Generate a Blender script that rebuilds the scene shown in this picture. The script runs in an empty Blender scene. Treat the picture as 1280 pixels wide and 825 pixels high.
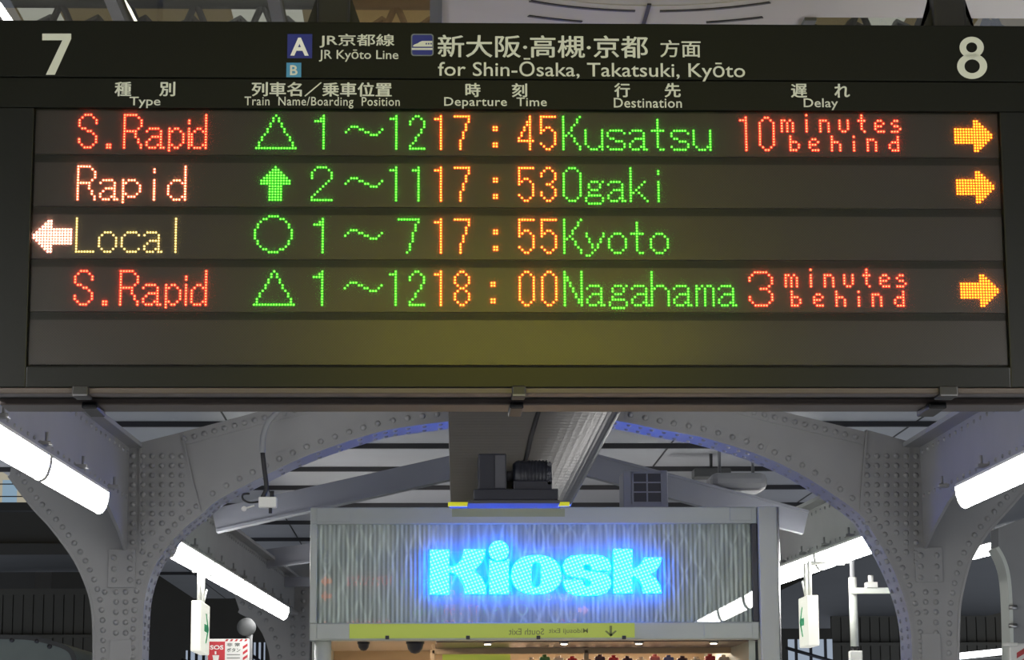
import bpy, bmesh, math, random
from mathutils import Vector, Matrix

random.seed(7)
SC = bpy.context.scene
COL = SC.collection

# ------------------------------------------------------------------ camera, world, exposure
F = 2950.0                      # focal length in pixels of the 1280 px wide frame
EYE = 1.6
YAW, PIT, ROLL = math.radians(2.049), math.radians(10.170), math.radians(0.2966)
_fw = Vector((math.sin(YAW)*math.cos(PIT), math.cos(YAW)*math.cos(PIT), math.sin(PIT)))
_r = Vector((math.cos(YAW), -math.sin(YAW), 0))
_u = _r.cross(_fw)
c_, s_ = math.cos(ROLL), math.sin(ROLL)
RT, UP = _r*c_ - _u*s_, _u*c_ + _r*s_
cam_d = bpy.data.cameras.new('camera')
cam_d.lens = F/1280*36.0
cam_d.sensor_width = 36.0
cam_d.sensor_fit = 'HORIZONTAL'
cam_d.clip_end = 300
cam = bpy.data.objects.new('camera', cam_d)
COL.objects.link(cam)
M3 = Matrix((RT, UP, -_fw)).transposed()
cam.matrix_world = Matrix.Translation((0, 0, EYE)) @ M3.to_4x4()
SC.camera = cam

W = bpy.data.worlds.new('evening_sky')
SC.world = W
W.use_nodes = True
bg = W.node_tree.nodes['Background']
bg.inputs[0].default_value = (0.72, 0.78, 0.90, 1)
bg.inputs[1].default_value = 0.66

SC.view_settings.view_transform = 'Standard'
SC.view_settings.look = 'None'
SC.view_settings.gamma = 1.0
SC.view_settings.use_curve_mapping = False
SC.view_settings.exposure = 0.0
SC.cycles.use_denoising = True
SC.cycles.max_bounces = 8
SC.cycles.sample_clamp_indirect = 4.0

LAMP_E = 28.0                    # strength of the fluorescent tubes


def ray(px, py):
    return _fw + RT*((px-640)/F) + UP*((412.5-py)/F)


def at(px, py, Y):
    d = ray(px, py)
    t = Y/d.y
    return Vector((d.x*t, Y, EYE + d.z*t))


def at_z(px, py, z):
    d = ray(px, py)
    t = (z-EYE)/d.z
    return Vector((d.x*t, d.y*t, z))


def at_x(px, py, X):
    d = ray(px, py)
    t = X/d.x
    return Vector((X, d.y*t, EYE + d.z*t))


# ------------------------------------------------------------------ materials
MATS = {}


def new_mat(name):
    m = bpy.data.materials.new(name)
    m.use_nodes = True
    MATS[name] = m
    return m, m.node_tree.nodes, m.node_tree.links


def pbr(name, col, rough=0.5, metal=0.0, noise=0.0, nscale=6.0, bump=0.0, spec=0.5, coat=0.0, emit=None, estr=0.0):
    m, N, L = new_mat(name)
    b = N['Principled BSDF']
    b.inputs['Base Color'].default_value = (*col, 1)
    b.inputs['Roughness'].default_value = rough
    b.inputs['Metallic'].default_value = metal
    b.inputs['Specular IOR Level'].default_value = spec
    b.inputs['Coat Weight'].default_value = coat
    if emit:
        b.inputs['Emission Color'].default_value = (*emit, 1)
        b.inputs['Emission Strength'].default_value = estr
    if noise or bump:
        tc = N.new('ShaderNodeTexCoord')
        nz = N.new('ShaderNodeTexNoise')
        nz.inputs['Scale'].default_value = nscale
        nz.inputs['Detail'].default_value = 5
        L.new(tc.outputs['Object'], nz.inputs['Vector'])
        if noise:
            mx = N.new('ShaderNodeMix')
            mx.data_type = 'RGBA'
            mx.inputs['A'].default_value = (*[c*(1-noise) for c in col], 1)
            mx.inputs['B'].default_value = (*[min(1, c*(1+noise)) for c in col], 1)
            L.new(nz.outputs['Fac'], mx.inputs['Factor'])
            L.new(mx.outputs['Result'], b.inputs['Base Color'])
        if bump:
            bp = N.new('ShaderNodeBump')
            bp.inputs['Strength'].default_value = bump
            bp.inputs['Distance'].default_value = 0.01
            L.new(nz.outputs['Fac'], bp.inputs['Height'])
            L.new(bp.outputs['Normal'], b.inputs['Normal'])
    return m


def emission(name, col, strength):
    m, N, L = new_mat(name)
    N.remove(N['Principled BSDF'])
    e = N.new('ShaderNodeEmission')
    e.inputs[0].default_value = (*col, 1)
    e.inputs[1].default_value = strength
    L.new(e.outputs[0], N['Material Output'].inputs[0])
    return m


def math_node(N, L, op, a, b=None):
    n = N.new('ShaderNodeMath')
    n.operation = op
    for i, v in enumerate((a, b)):
        if v is None:
            continue
        if isinstance(v, (int, float)):
            n.inputs[i].default_value = v
        else:
            L.new(v, n.inputs[i])
    return n.outputs[0]


pbr('steel_paint', (0.30, 0.303, 0.305), 0.42, 0, 0.13, 3.0, 0.05)
pbr('steel_paint_plain', (0.34, 0.345, 0.36), 0.45, 0, 0.08, 4.0)
pbr('brace_paint', (0.29, 0.30, 0.345), 0.45, 0, 0.08, 4.0)
pbr('roof_sheet', (0.48, 0.49, 0.52), 0.55, 0, 0.10, 1.5)
pbr('roof_seam', (0.04, 0.04, 0.045), 0.6)
pbr('soffit', (0.42, 0.40, 0.39), 0.5, 0, 0.06, 2.0)
pbr('black_metal', (0.012, 0.012, 0.013), 0.45)
pbr('board_black', (0.0045, 0.0055, 0.0035), 0.5, 0, 0.1, 3.0, spec=0.2)
pbr('bezel_grey', (0.006, 0.007, 0.006), 0.36, spec=0.28)
pbr('print_grey', (0.50, 0.52, 0.45), 0.5, emit=(0.8, 0.82, 0.7), estr=0.10)
pbr('print_white', (0.70, 0.70, 0.66), 0.5, emit=(0.9, 0.9, 0.85), estr=0.08)
pbr('navy', (0.010, 0.018, 0.17), 0.4, emit=(0.02, 0.03, 0.35), estr=0.06)
pbr('sky_blue', (0.05, 0.22, 0.40), 0.4, emit=(0.06, 0.3, 0.5), estr=0.10)
pbr('line_grey', (0.16, 0.18, 0.19), 0.5)
pbr('aluminium', (0.55, 0.54, 0.52), 0.33, 1.0)
pbr('rail_alu', (0.10, 0.08, 0.075), 0.42, 0.25)
pbr('chrome', (0.5, 0.5, 0.52), 0.12, 1.0)
pbr('latch_rim', (0.16, 0.16, 0.19), 0.45, 0.4)
pbr('white_plastic', (0.72, 0.72, 0.68), 0.45)
pbr('sign_white', (0.80, 0.80, 0.72), 0.4, emit=(1, 0.98, 0.86), estr=0.55)
pbr('arrow_green', (0.02, 0.30, 0.14), 0.5, emit=(0.02, 0.4, 0.16), estr=0.2)
pbr('sign_red', (0.50, 0.03, 0.04), 0.5)
pbr('print_dark', (0.05, 0.06, 0.05), 0.6)
pbr('kiosk_frame', (0.56, 0.60, 0.55), 0.4, 0.2, 0.06, 5)
pbr('kiosk_dark', (0.05, 0.05, 0.06), 0.4)
pbr('kiosk_post', (0.72, 0.75, 0.69), 0.45)
pbr('warm_wall', (0.62, 0.45, 0.28), 0.55, 0, 0.05)
pbr('warm_ceiling', (0.62, 0.50, 0.40), 0.6)
pbr('header_dark', (0.075, 0.05, 0.055), 0.35)
pbr('reflection_print', (0.26, 0.31, 0.09), 0.5)
pbr('wood', (0.34, 0.20, 0.11), 0.5, 0, 0.2, 9)
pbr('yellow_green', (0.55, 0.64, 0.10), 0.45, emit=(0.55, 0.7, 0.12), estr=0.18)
pbr('yellow_strip', (0.80, 0.80, 0.03), 0.4, emit=(0.9, 0.9, 0.05), estr=0.25)
pbr('pale_yellow', (0.42, 0.45, 0.27), 0.5)
pbr('concrete', (0.34, 0.34, 0.33), 0.8, 0, 0.15, 2, 0.1)
pbr('dark_wall', (0.06, 0.061, 0.058), 0.8, 0, 0.25, 0.8)
pbr('rib_wall', (0.13, 0.125, 0.105), 0.75, 0, 0.15, 1)
pbr('far_grey', (0.085, 0.088, 0.09), 0.7, 0, 0.1, 1)
pbr('train_grey', (0.22, 0.26, 0.25), 0.55, 0, 0.15, 3)
pbr('machine_dark', (0.012, 0.014, 0.024), 0.45)
pbr('machine_grey', (0.06, 0.062, 0.075), 0.5)
pbr('cable_dark', (0.02, 0.02, 0.022), 0.6)
pbr('conduit', (0.26, 0.27, 0.28), 0.5)
pbr('stripe_red', (0.45, 0.06, 0.06), 0.5)
emission('tube_light', (1.0, 0.985, 0.96), LAMP_E)
emission('far_tube', (0.95, 0.97, 1.0), 4.0)
emission('downlight', (1.0, 0.86, 0.68), 14.0)
emission('warm_window', (0.85, 0.78, 0.60), 0.45)
emission('shop_light', (1.0, 0.84, 0.66), 24.0)
emission('blue_window', (0.42, 0.62, 0.80), 0.55)
emission('pale_window', (0.55, 0.65, 0.80), 0.55)
emission('exit_yellow', (0.80, 0.72, 0.05), 11.0)
# each diode: a bright die and the tinted lens body around it
LED_CORE = {'red': (9, 1.3, .5), 'green': (.75, 5, .30), 'orange': (9, 2.6, .32), 'coral': (9, 4.2, 2.0),
            'cream': (4.5, 3.2, 1.0), 'amber': (9, 2.2, .17), 'white': (9, 6.0, 4.2)}
LED_BODY = {'red': (5.0, .012, .010), 'green': (.012, 1.1, .006), 'orange': (4.5, .12, .006), 'coral': (4.5, .13, .03),
            'cream': (.75, .52, .11), 'amber': (3.5, .45, .006), 'white': (6.0, 1.3, .85)}
for k in LED_CORE:
    emission('led_'+k, LED_CORE[k], 1.0)
    emission('led_body_'+k, LED_BODY[k], 1.0)
emission('letter_blue', (0.0, 0.125, 1.0), 17.0)

# kiosk letter faces: cyan acrylic with a grid of white diodes behind it
m, N, L = new_mat('letter_face')
N.remove(N['Principled BSDF'])
tc = N.new('ShaderNodeTexCoord')
sp = N.new('ShaderNodeSeparateXYZ')
L.new(tc.outputs['Object'], sp.inputs[0])
PX = 0.022
u1 = math_node(N, L, 'ADD', sp.outputs['X'], math_node(N, L, 'MULTIPLY', sp.outputs['Z'], 0.45))
v1 = math_node(N, L, 'SUBTRACT', sp.outputs['Z'], math_node(N, L, 'MULTIPLY', sp.outputs['X'], 0.35))
su = math_node(N, L, 'SINE', math_node(N, L, 'MULTIPLY', u1, 2*math.pi/PX))
sv = math_node(N, L, 'SINE', math_node(N, L, 'MULTIPLY', v1, 2*math.pi/PX))
pr = math_node(N, L, 'MULTIPLY', math_node(N, L, 'ADD', math_node(N, L, 'MULTIPLY', su, 0.5), 0.5),
               math_node(N, L, 'ADD', math_node(N, L, 'MULTIPLY', sv, 0.5), 0.5))
mx = N.new('ShaderNodeMix')
mx.data_type = 'RGBA'
mx.inputs['A'].default_value = (0.02, 0.42, 5.5, 1)
mx.inputs['B'].default_value = (0.28, 0.60, 4.0, 1)
L.new(pr, mx.inputs['Factor'])
e = N.new('ShaderNodeEmission')
e.inputs[1].default_value = 3.0
L.new(mx.outputs['Result'], e.inputs[0])
L.new(e.outputs[0], N['Material Output'].inputs[0])

# unlit dot matrix: dark face with a fine grid of lens caps (7.5 mm pitch) under a satin cover
m, N, L = new_mat('dot_matrix')
b = N['Principled BSDF']
tc = N.new('ShaderNodeTexCoord')
sp = N.new('ShaderNodeSeparateXYZ')
L.new(tc.outputs['Object'], sp.inputs[0])
w = []
for ax in ('X', 'Z'):
    fr = math_node(N, L, 'PINGPONG', math_node(N, L, 'DIVIDE', sp.outputs[ax], 0.0075), 0.5)
    w.append(math_node(N, L, 'SUBTRACT', fr, 0.25))
d2 = math_node(N, L, 'ADD', math_node(N, L, 'MULTIPLY', w[0], w[0]), math_node(N, L, 'MULTIPLY', w[1], w[1]))
cap = math_node(N, L, 'GREATER_THAN', math_node(N, L, 'MULTIPLY', w[0], w[1]), 0.0)
mx = N.new('ShaderNodeMix')
mx.data_type = 'RGBA'
mx.inputs['A'].default_value = (0.006, 0.0045, 0.0035, 1)
mx.inputs['B'].default_value = (0.018, 0.0125, 0.0085, 1)
L.new(cap, mx.inputs['Factor'])
L.new(mx.outputs['Result'], b.inputs['Base Color'])
b.inputs['Roughness'].default_value = 0.31
b.inputs['Specular IOR Level'].default_value = 0.6

# ribbed translucent cladding of the kiosk fascia
m, N, L = new_mat('wavy_cladding')
b = N['Principled BSDF']
tc = N.new('ShaderNodeTexCoord')
mp = N.new('ShaderNodeMapping')
mp.inputs['Scale'].default_value = (26, 1, 2.2)
L.new(tc.outputs['Object'], mp.inputs[0])
nz = N.new('ShaderNodeTexNoise')
nz.inputs['Scale'].default_value = 1.0
nz.inputs['Detail'].default_value = 3
nz.inputs['Distortion'].default_value = 0.6
L.new(mp.outputs[0], nz.inputs['Vector'])
sp = N.new('ShaderNodeSeparateXYZ')
L.new(tc.outputs['Object'], sp.inputs[0])
nz2 = N.new('ShaderNodeTexNoise')
nz2.inputs['Scale'].default_value = 2.3
L.new(tc.outputs['Object'], nz2.inputs['Vector'])
wob = math_node(N, L, 'MULTIPLY', nz2.outputs['Fac'], 7.0)
zz = math_node(N, L, 'ADD', math_node(N, L, 'MULTIPLY', sp.outputs['Z'], 8.0), wob)
ph1 = math_node(N, L, 'ADD', math_node(N, L, 'MULTIPLY', sp.outputs['X'], 62.0),
                math_node(N, L, 'MULTIPLY', math_node(N, L, 'SINE', zz), 2.4))
ph2 = math_node(N, L, 'SUBTRACT', math_node(N, L, 'MULTIPLY', sp.outputs['X'], 62.0),
                math_node(N, L, 'MULTIPLY', math_node(N, L, 'SINE', zz), 2.4))
pp = math_node(N, L, 'MAXIMUM', math_node(N, L, 'SINE', ph1), math_node(N, L, 'SINE', ph2))
pp = math_node(N, L, 'POWER', math_node(N, L, 'MAXIMUM', pp, 0.0), 4.0)
fac = math_node(N, L, 'ADD', math_node(N, L, 'MULTIPLY', pp, 0.55), math_node(N, L, 'MULTIPLY', math_node(N, L, 'SUBTRACT', nz.outputs['Fac'], 0.3), 0.9))
mx = N.new('ShaderNodeMix')
mx.data_type = 'RGBA'
mx.inputs['A'].default_value = (0.50, 0.51, 0.50, 1)
mx.inputs['B'].default_value = (0.95, 0.96, 0.90, 1)
L.new(fac, mx.inputs['Factor'])
L.new(mx.outputs['Result'], b.inputs['Base Color'])
b.inputs['Roughness'].default_value = 0.35
b.inputs['Metallic'].default_value = 0.15
fl = math_node(N, L, 'SINE', math_node(N, L, 'MULTIPLY', sp.outputs['X'], 2*math.pi/0.028))
bp = N.new('ShaderNodeBump')
bp.inputs['Strength'].default_value = 0.5
bp.inputs['Distance'].default_value = 0.006
L.new(fl, bp.inputs['Height'])
L.new(bp.outputs['Normal'], b.inputs['Normal'])

# stainless duct with horizontal corrugation
m, N, L = new_mat('stainless_ribbed')
b = N['Principled BSDF']
b.inputs['Base Color'].default_value = (0.15, 0.148, 0.145, 1)
b.inputs['Metallic'].default_value = 1.0
b.inputs['Roughness'].default_value = 0.33
tc = N.new('ShaderNodeTexCoord')
sp = N.new('ShaderNodeSeparateXYZ')
L.new(tc.outputs['Object'], sp.inputs[0])
fl = math_node(N, L, 'SINE', math_node(N, L, 'MULTIPLY', sp.outputs['Z'], 2*math.pi/0.016))
bp = N.new('ShaderNodeBump')
bp.inputs['Strength'].default_value = 0.05
bp.inputs['Distance'].default_value = 0.003
L.new(fl, bp.inputs['Height'])
L.new(bp.outputs['Normal'], b.inputs['Normal'])


def clear_glass(name, tint, ior):
    m, N, L = new_mat(name)
    N.remove(N['Principled BSDF'])
    t = N.new('ShaderNodeBsdfTransparent')
    t.inputs[0].default_value = (*tint, 1)
    g = N.new('ShaderNodeBsdfGlossy')
    g.inputs['Roughness'].default_value = 0.0
    fr = N.new('ShaderNodeFresnel')
    fr.inputs[0].default_value = ior
    mx = N.new('ShaderNodeMixShader')
    gm = N.new('ShaderNodeNewGeometry')
    front = math_node(N, L, 'SUBTRACT', 1.0, gm.outputs['Backfacing'])
    L.new(math_node(N, L, 'MULTIPLY', fr.outputs[0], front), mx.inputs[0])
    L.new(t.outputs[0], mx.inputs[1])
    L.new(g.outputs[0], mx.inputs[2])
    L.new(mx.outputs[0], N['Material Output'].inputs[0])


# thin matt acrylic in front of the diodes: mostly clear, slight frosting added to imitate bloom
m, N, L = new_mat('bloom_frosted_cover')
N.remove(N['Principled BSDF'])
t = N.new('ShaderNodeBsdfTransparent')
t.inputs[0].default_value = (1, 1, 1, 1)
g = N.new('ShaderNodeBsdfTranslucent')
g.inputs[0].default_value = (1, 1, 1, 1)
mx = N.new('ShaderNodeMixShader')
mx.inputs[0].default_value = 0.075
L.new(t.outputs[0], mx.inputs[1])
L.new(g.outputs[0], mx.inputs[2])
L.new(mx.outputs[0], N['Material Output'].inputs[0])
clear_glass('pane_glass', (0.93, 0.96, 0.94), 1.85)
clear_glass('roof_glass', (0.80, 0.78, 0.66), 1.5)

# brown translucent sheets of the station hall roof, lit by the evening sky above them
m, N, L = new_mat('hall_sheet')
N.remove(N['Principled BSDF'])
t = N.new('ShaderNodeBsdfTranslucent')
t.inputs[0].default_value = (0.52, 0.45, 0.31, 1)
L.new(t.outputs[0], N['Material Output'].inputs[0])

# ------------------------------------------------------------------ mesh helpers
WLOC = {}


class MB:
    """collects shapes in world coordinates and links them as ONE mesh object"""

    def __init__(self):
        self.v, self.f, self.sm = [], [], []

    def add(self, vs, fs, smooth=False):
        n = len(self.v)
        self.v += [Vector(p) for p in vs]
        self.f += [tuple(i+n for i in f) for f in fs]
        self.sm += [smooth]*len(fs)
        return self

    def box(self, x0, x1, y0, y1, z0, z1):
        vs = [(x, y, z) for x in (x0, x1) for y in (y0, y1) for z in (z0, z1)]
        fs = [(0, 1, 3, 2), (4, 6, 7, 5), (0, 4, 5, 1), (2, 3, 7, 6), (0, 2, 6, 4), (1, 5, 7, 3)]
        return self.add(vs, fs)

    def bbox(self, x0, x1, y0, y1, z0, z1, b=0.01):
        """box with all edges chamfered by b"""
        bm = bmesh.new()
        bmesh.ops.create_cube(bm, size=1)
        for v in bm.verts:
            v.co = Vector(((x0+x1)/2 + v.co.x*(x1-x0), (y0+y1)/2 + v.co.y*(y1-y0), (z0+z1)/2 + v.co.z*(z1-z0)))
        bmesh.ops.bevel(bm, geom=bm.edges[:], offset=b, segments=2, affect='EDGES', profile=0.5)
        bm.verts.ensure_lookup_table()
        self.add([v.co.copy() for v in bm.verts], [[v.index for v in f.verts] for f in bm.faces])
        bm.free()
        return self

    def prism(self, pts, off):
        """polygon (list of 3D points) swept by the vector off"""
        n = len(pts)
        pts = [Vector(p) for p in pts]
        off = Vector(off)
        vs = pts + [p+off for p in pts]
        fs = [tuple(range(n)), tuple(range(2*n-1, n-1, -1))]
        fs += [(i, i+n, (i+1) % n+n, (i+1) % n) for i in range(n)]
        return self.add(vs, fs)

    def ribbon(self, pts, off, th):
        """open strip along pts (in the XZ plane), swept by off, given thickness th along its normal"""
        pts = [Vector(p) for p in pts]
        out = []
        for i, p in enumerate(pts):
            a = pts[max(0, i-1)]
            c = pts[min(len(pts)-1, i+1)]
            t = (c-a).normalized()
            nrm = Vector((-t.z, 0, t.x))
            out.append(p + nrm*th)
        for i in range(len(pts)-1):
            self.prism([pts[i], pts[i+1], out[i+1], out[i]], off)
        return self

    def tube(self, pts, r, seg=10, caps=True):
        pts = [Vector(p) for p in pts]
        rings = []
        prev = None
        for i, p in enumerate(pts):
            t = (pts[min(len(pts)-1, i+1)] - pts[max(0, i-1)]).normalized()
            a = prev if prev else (Vector((0, 0, 1)) if abs(t.z) < 0.9 else Vector((1, 0, 0)))
            n1 = (a - t*a.dot(t)).normalized()
            prev = n1
            n2 = t.cross(n1)
            rr = r[i] if isinstance(r, (list, tuple)) else r
            rings.append([p + n1*math.cos(2*math.pi*k/seg)*rr + n2*math.sin(2*math.pi*k/seg)*rr for k in range(seg)])
        vs = [v for g in rings for v in g]
        fs = []
        for i in range(len(pts)-1):
            for k in range(seg):
                a0, a1 = i*seg+k, i*seg+(k+1) % seg
                fs.append((a0, a1, a1+seg, a0+seg))
        if caps:
            fs.append(tuple(range(seg-1, -1, -1)))
            fs.append(tuple(range((len(pts)-1)*seg, len(pts)*seg)))
        return self.add(vs, fs, True)

    def dome(self, c, nrm, r, h=None, seg=8):
        """rivet head / lens: a low dome on a surface"""
        c = Vector(c)
        n = Vector(nrm).normalized()
        a = Vector((0, 0, 1)) if abs(n.z) < 0.9 else Vector((1, 0, 0))
        e1 = (a - n*a.dot(n)).normalized()
        e2 = n.cross(e1)
        h = h or r*0.8
        vs = []
        for rr, hh in ((1.0, 0.0), (0.86, 0.5), (0.5, 0.88)):
            vs += [c + (e1*math.cos(2*math.pi*k/seg) + e2*math.sin(2*math.pi*k/seg))*r*rr + n*h*hh for k in range(seg)]
        vs.append(c + n*h)
        fs = []
        for j in range(2):
            for k in range(seg):
                fs.append((j*seg+k, j*seg+(k+1) % seg, (j+1)*seg+(k+1) % seg, (j+1)*seg+k))
        fs += [(2*seg+k, 2*seg+(k+1) % seg, 3*seg) for k in range(seg)]
        return self.add(vs, fs, True)

    def ring(self, cx, cy, z, r0, r1, a0, a1, h, seg=40):
        """annular sector slab hanging h below z"""
        for k in range(seg):
            t0, t1 = a0+(a1-a0)*k/seg, a0+(a1-a0)*(k+1)/seg
            p = [(cx+rr*math.sin(t), cy+rr*math.cos(t), z) for rr, t in ((r0, t0), (r1, t0), (r1, t1), (r0, t1))]
            self.prism(p, (0, 0, -h))
        return self

    def build(self, name, mat, parent=None, label=None, fix=True):
        o0 = WLOC.get(parent.name, Vector()) if parent else Vector()
        me = bpy.data.meshes.new(name)
        me.from_pydata([tuple(p-o0) for p in self.v], [], self.f)
        if fix:
            bm = bmesh.new()
            bm.from_mesh(me)
            bmesh.ops.recalc_face_normals(bm, faces=bm.faces)
            bm.to_mesh(me)
            bm.free()
        for p, s in zip(me.polygons, self.sm):
            p.use_smooth = s
        me.materials.append(MATS[mat])
        o = bpy.data.objects.new(name, me)
        COL.objects.link(o)
        if parent:
            o.parent = parent
            WLOC[o.name] = o0
        else:
            WLOC[o.name] = Vector()
        if label:
            o['label'] = label
        return o


def tag(o, label, cat, group=None):
    o['label'] = label
    o['category'] = cat
    if group:
        o['group'] = group
    return o


def thing(name, loc, label, cat, group=None):
    o = bpy.data.objects.new(name, None)
    o.empty_display_size = 0.1
    o.location = loc
    COL.objects.link(o)
    WLOC[o.name] = Vector(loc)
    return tag(o, label, cat, group)


def struct(o):
    o['kind'] = 'structure'
    return o


def text_mesh(s, bold=0.0, spacing=1.0):
    """glyph outlines as (verts2d, faces) normalised to a unit bounding box"""
    cu = bpy.data.curves.new('lettering', 'FONT')
    cu.body = s
    cu.offset = bold
    cu.space_character = spacing
    cu.resolution_u = 3
    o = bpy.data.objects.new('lettering', cu)
    COL.objects.link(o)
    dg = bpy.context.evaluated_depsgraph_get()
    me = bpy.data.meshes.new_from_object(o.evaluated_get(dg))
    vs = [v.co.copy() for v in me.vertices]
    fs = [tuple(p.vertices) for p in me.polygons]
    bpy.data.objects.remove(o)
    bpy.data.curves.remove(cu)
    bpy.data.meshes.remove(me)
    x0, x1 = min(v.x for v in vs), max(v.x for v in vs)
    y0, y1 = min(v.y for v in vs), max(v.y for v in vs)
    return [((v.x-x0)/(x1-x0), (v.y-y0)/(y1-y0)) for v in vs], fs


def lettering(mb, s, px0, px1, py0, py1, Y, bold=0.0, spacing=1.0, mirror=False, dup=0.0):
    """letters filling the box whose corners show at those picture points on the plane y = Y"""
    a, c = at(px0, (py0+py1)/2, Y), at(px1, (py0+py1)/2, Y)
    t, bt = at((px0+px1)/2, py0, Y), at((px0+px1)/2, py1, Y)
    vs, fs = text_mesh(s, bold, spacing)
    if mirror:
        vs = [(1-u, v) for u, v in vs]
    zs = (c.z-a.z)/(c.x-a.x)
    dx = dup*(c.x-a.x)/(px1-px0)
    for k, (sx, sz) in enumerate(((0, 0), (-dx, 0), (dx, 0), (0, dx*.6), (0, -dx*.6)) if dup else ((0, 0),)):
        mb.add([(a.x+sx+(c.x-a.x)*u, Y-k*.00004, bt.z+sz+(t.z-bt.z)*v) for u, v in vs], fs)
    return mb


def rect(px0, px1, py0, py1, Y):
    """x0,x1,z0,z1 of a picture rectangle on the plane y = Y"""
    cx, cy = (px0+px1)/2, (py0+py1)/2
    za, zb = at(cx, py1, Y).z, at(cx, py0, Y).z
    return at(px0, cy, Y).x, at(px1, cy, Y).x, min(za, zb), max(za, zb)

# ================================================================== setting
CEIL = 3.80
# platform floor
struct(MB().box(-3.4, 4.6, -14, 60, -0.3, 0).build('floor', 'concrete'))['label'] = 'grey concrete platform floor'
# canopy roof: sheets with openings for the two skylights beside the departure board
SK = [(-1.9, 0.02, 6.5, 8.6), (1.16, 2.6, 6.865, 8.6)]
mb = MB()
mb.box(-3.35, 4.6, -14, 6.5, CEIL, CEIL+.06)
mb.box(-3.35, -1.9, 6.5, 8.6, CEIL, CEIL+.06)
mb.box(0.02, 1.16, 6.5, 8.6, CEIL, CEIL+.06)
mb.box(1.16, 2.6, 6.5, 6.865, CEIL, CEIL+.06)
mb.box(2.6, 4.6, 6.5, 8.6, CEIL, CEIL+.06)
mb.box(-3.35, 4.6, 8.6, 13, CEIL, CEIL+.06)
struct(mb.build('ceiling', 'soffit'))['label'] = 'grey canopy soffit above the departure board'
mb = MB()
mb.box(-3.35, 4.6, 13, 34, CEIL, CEIL+.06)
struct(mb.build('ceiling', 'roof_sheet'))['label'] = 'pale grey canopy roof sheets behind the arch'
mb = MB()
for i, y in enumerate([14.6, 15.75, 16.9, 18.3, 19.6, 21.0, 22.6, 24.4, 26.5, 29.0]):
    mb.box(-3.35, 4.6, y-.02, y+.02, CEIL-.035, CEIL)
for x in (-2.9, -1.35, .2, 1.75, 3.3):
    mb.box(x-.006, x+.006, 13, 34, CEIL-.004, CEIL)
struct(mb.build('trim_1', 'roof_seam'))['label'] = 'dark purlins under the pale canopy roof sheets'
for i, (x0, x1, y0, y1) in enumerate(SK):
    g = MB().box(x0, x1, y0, y1, CEIL+.02, CEIL+.03).build('window_%d' % (i+1), 'roof_glass')
    struct(g)
    fr = MB()
    n = 4 if i == 0 else 3
    for k in range(n+1):
        x = x0+(x1-x0)*k/n
        fr.box(x-.018, x+.018, y0, y1, CEIL-.01, CEIL+.05)
    fr.build('window_frame', 'far_grey', g)

# canopy of the neighbouring platform on the far side of the right track
struct(MB().box(5.0, 9.5, 17, 44, 3.86, 3.98).build('ceiling', 'far_grey'))['label'] = 'grey canopy of the platform across the right track'
# side and back walls beyond the tracks, and an added sky blocker
mb = MB()
mb.box(-16, 24, 58, 58.4, -1, 14)
struct(mb.build('wall_back', 'dark_wall'))
struct(MB().box(-16, 24, -18.3, -18, -1, 14).build('sky_block_wall', 'dark_wall'))  # unseen wall added behind the viewer to keep sky light off the board
mb = MB()
mb.box(-13.3, -13, -18, 58, -1, 14)
struct(mb.build('wall_left', 'dark_wall'))
mb = MB()
mb.box(18, 18.3, -18, 58, -1, 14)
struct(mb.build('wall_right', 'dark_wall'))


def ribbed_wall(px0, px1, py0, Y, side):
    """low wall of narrow upright boards across the track"""
    m = MB()
    a, b_, z0, z1 = rect(px0, px1, 825, py0, Y)
    n = max(6, int((b_-a)/.16))
    for k in range(n):
        x0 = a+(b_-a)*k/n
        x1 = a+(b_-a)*(k+1)/n
        m.box(x0, x1-.02, Y, Y+.05, 0, z1)
    m.box(a, b_, Y+.05, Y+.12, 0, z1)
    m.box(a, b_, Y-.06, Y, z0+(z1-z0)*.33, z0+(z1-z0)*.33+.05)
    m.box(a, b_, Y-.02, Y+.14, z1-.02, z1+.08)
    return struct(m.build(side, 'rib_wall'))


ribbed_wall(-60, 118, 742, 40, 'wall_left')
ribbed_wall(1040, 1330, 770, 40, 'wall_right')
# roof edge bands of the neighbouring platforms
mb = MB()
a, b_, z0, z1 = rect(-80, 150, 690, 640, 36)
mb.box(a, b_, 36, 40, z0, z1)
mb.box(a, b_, 35.9, 36, z0-.05, z0+.12)
struct(mb.build('trim_2', 'far_grey'))['label'] = 'grey roof edge of the platform across the left track'

# ================================================================== departure board
P = .0075
YB = 6.16333
XL = -1.06331811+1.5*P
ZT = EYE+1.69863+P/2
NC = 346
XR = XL+NC*P
XC = (XL+XR)/2
HW = 1.42
ZTOP = at(640, 30.5, YB).z
ZBOT = at(640, 485.5, YB).z
ZLB = ZT-92*P
root = thing('departure_board', (XC, YB+.18, ZBOT),
             'long black departure board with coloured dot lettering, numbered 7 and 8', 'departure board')
MB().box(XC-HW, XC+HW, YB+.008, YB+.352, ZBOT, ZTOP).build('housing', 'board_black', root)


def both(o):
    """second copy on the rear face of the two-sided board"""
    c = o.copy()
    c.rotation_euler = (0, 0, math.pi)
    COL.objects.link(c)
    c.parent = root
    return c


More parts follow.
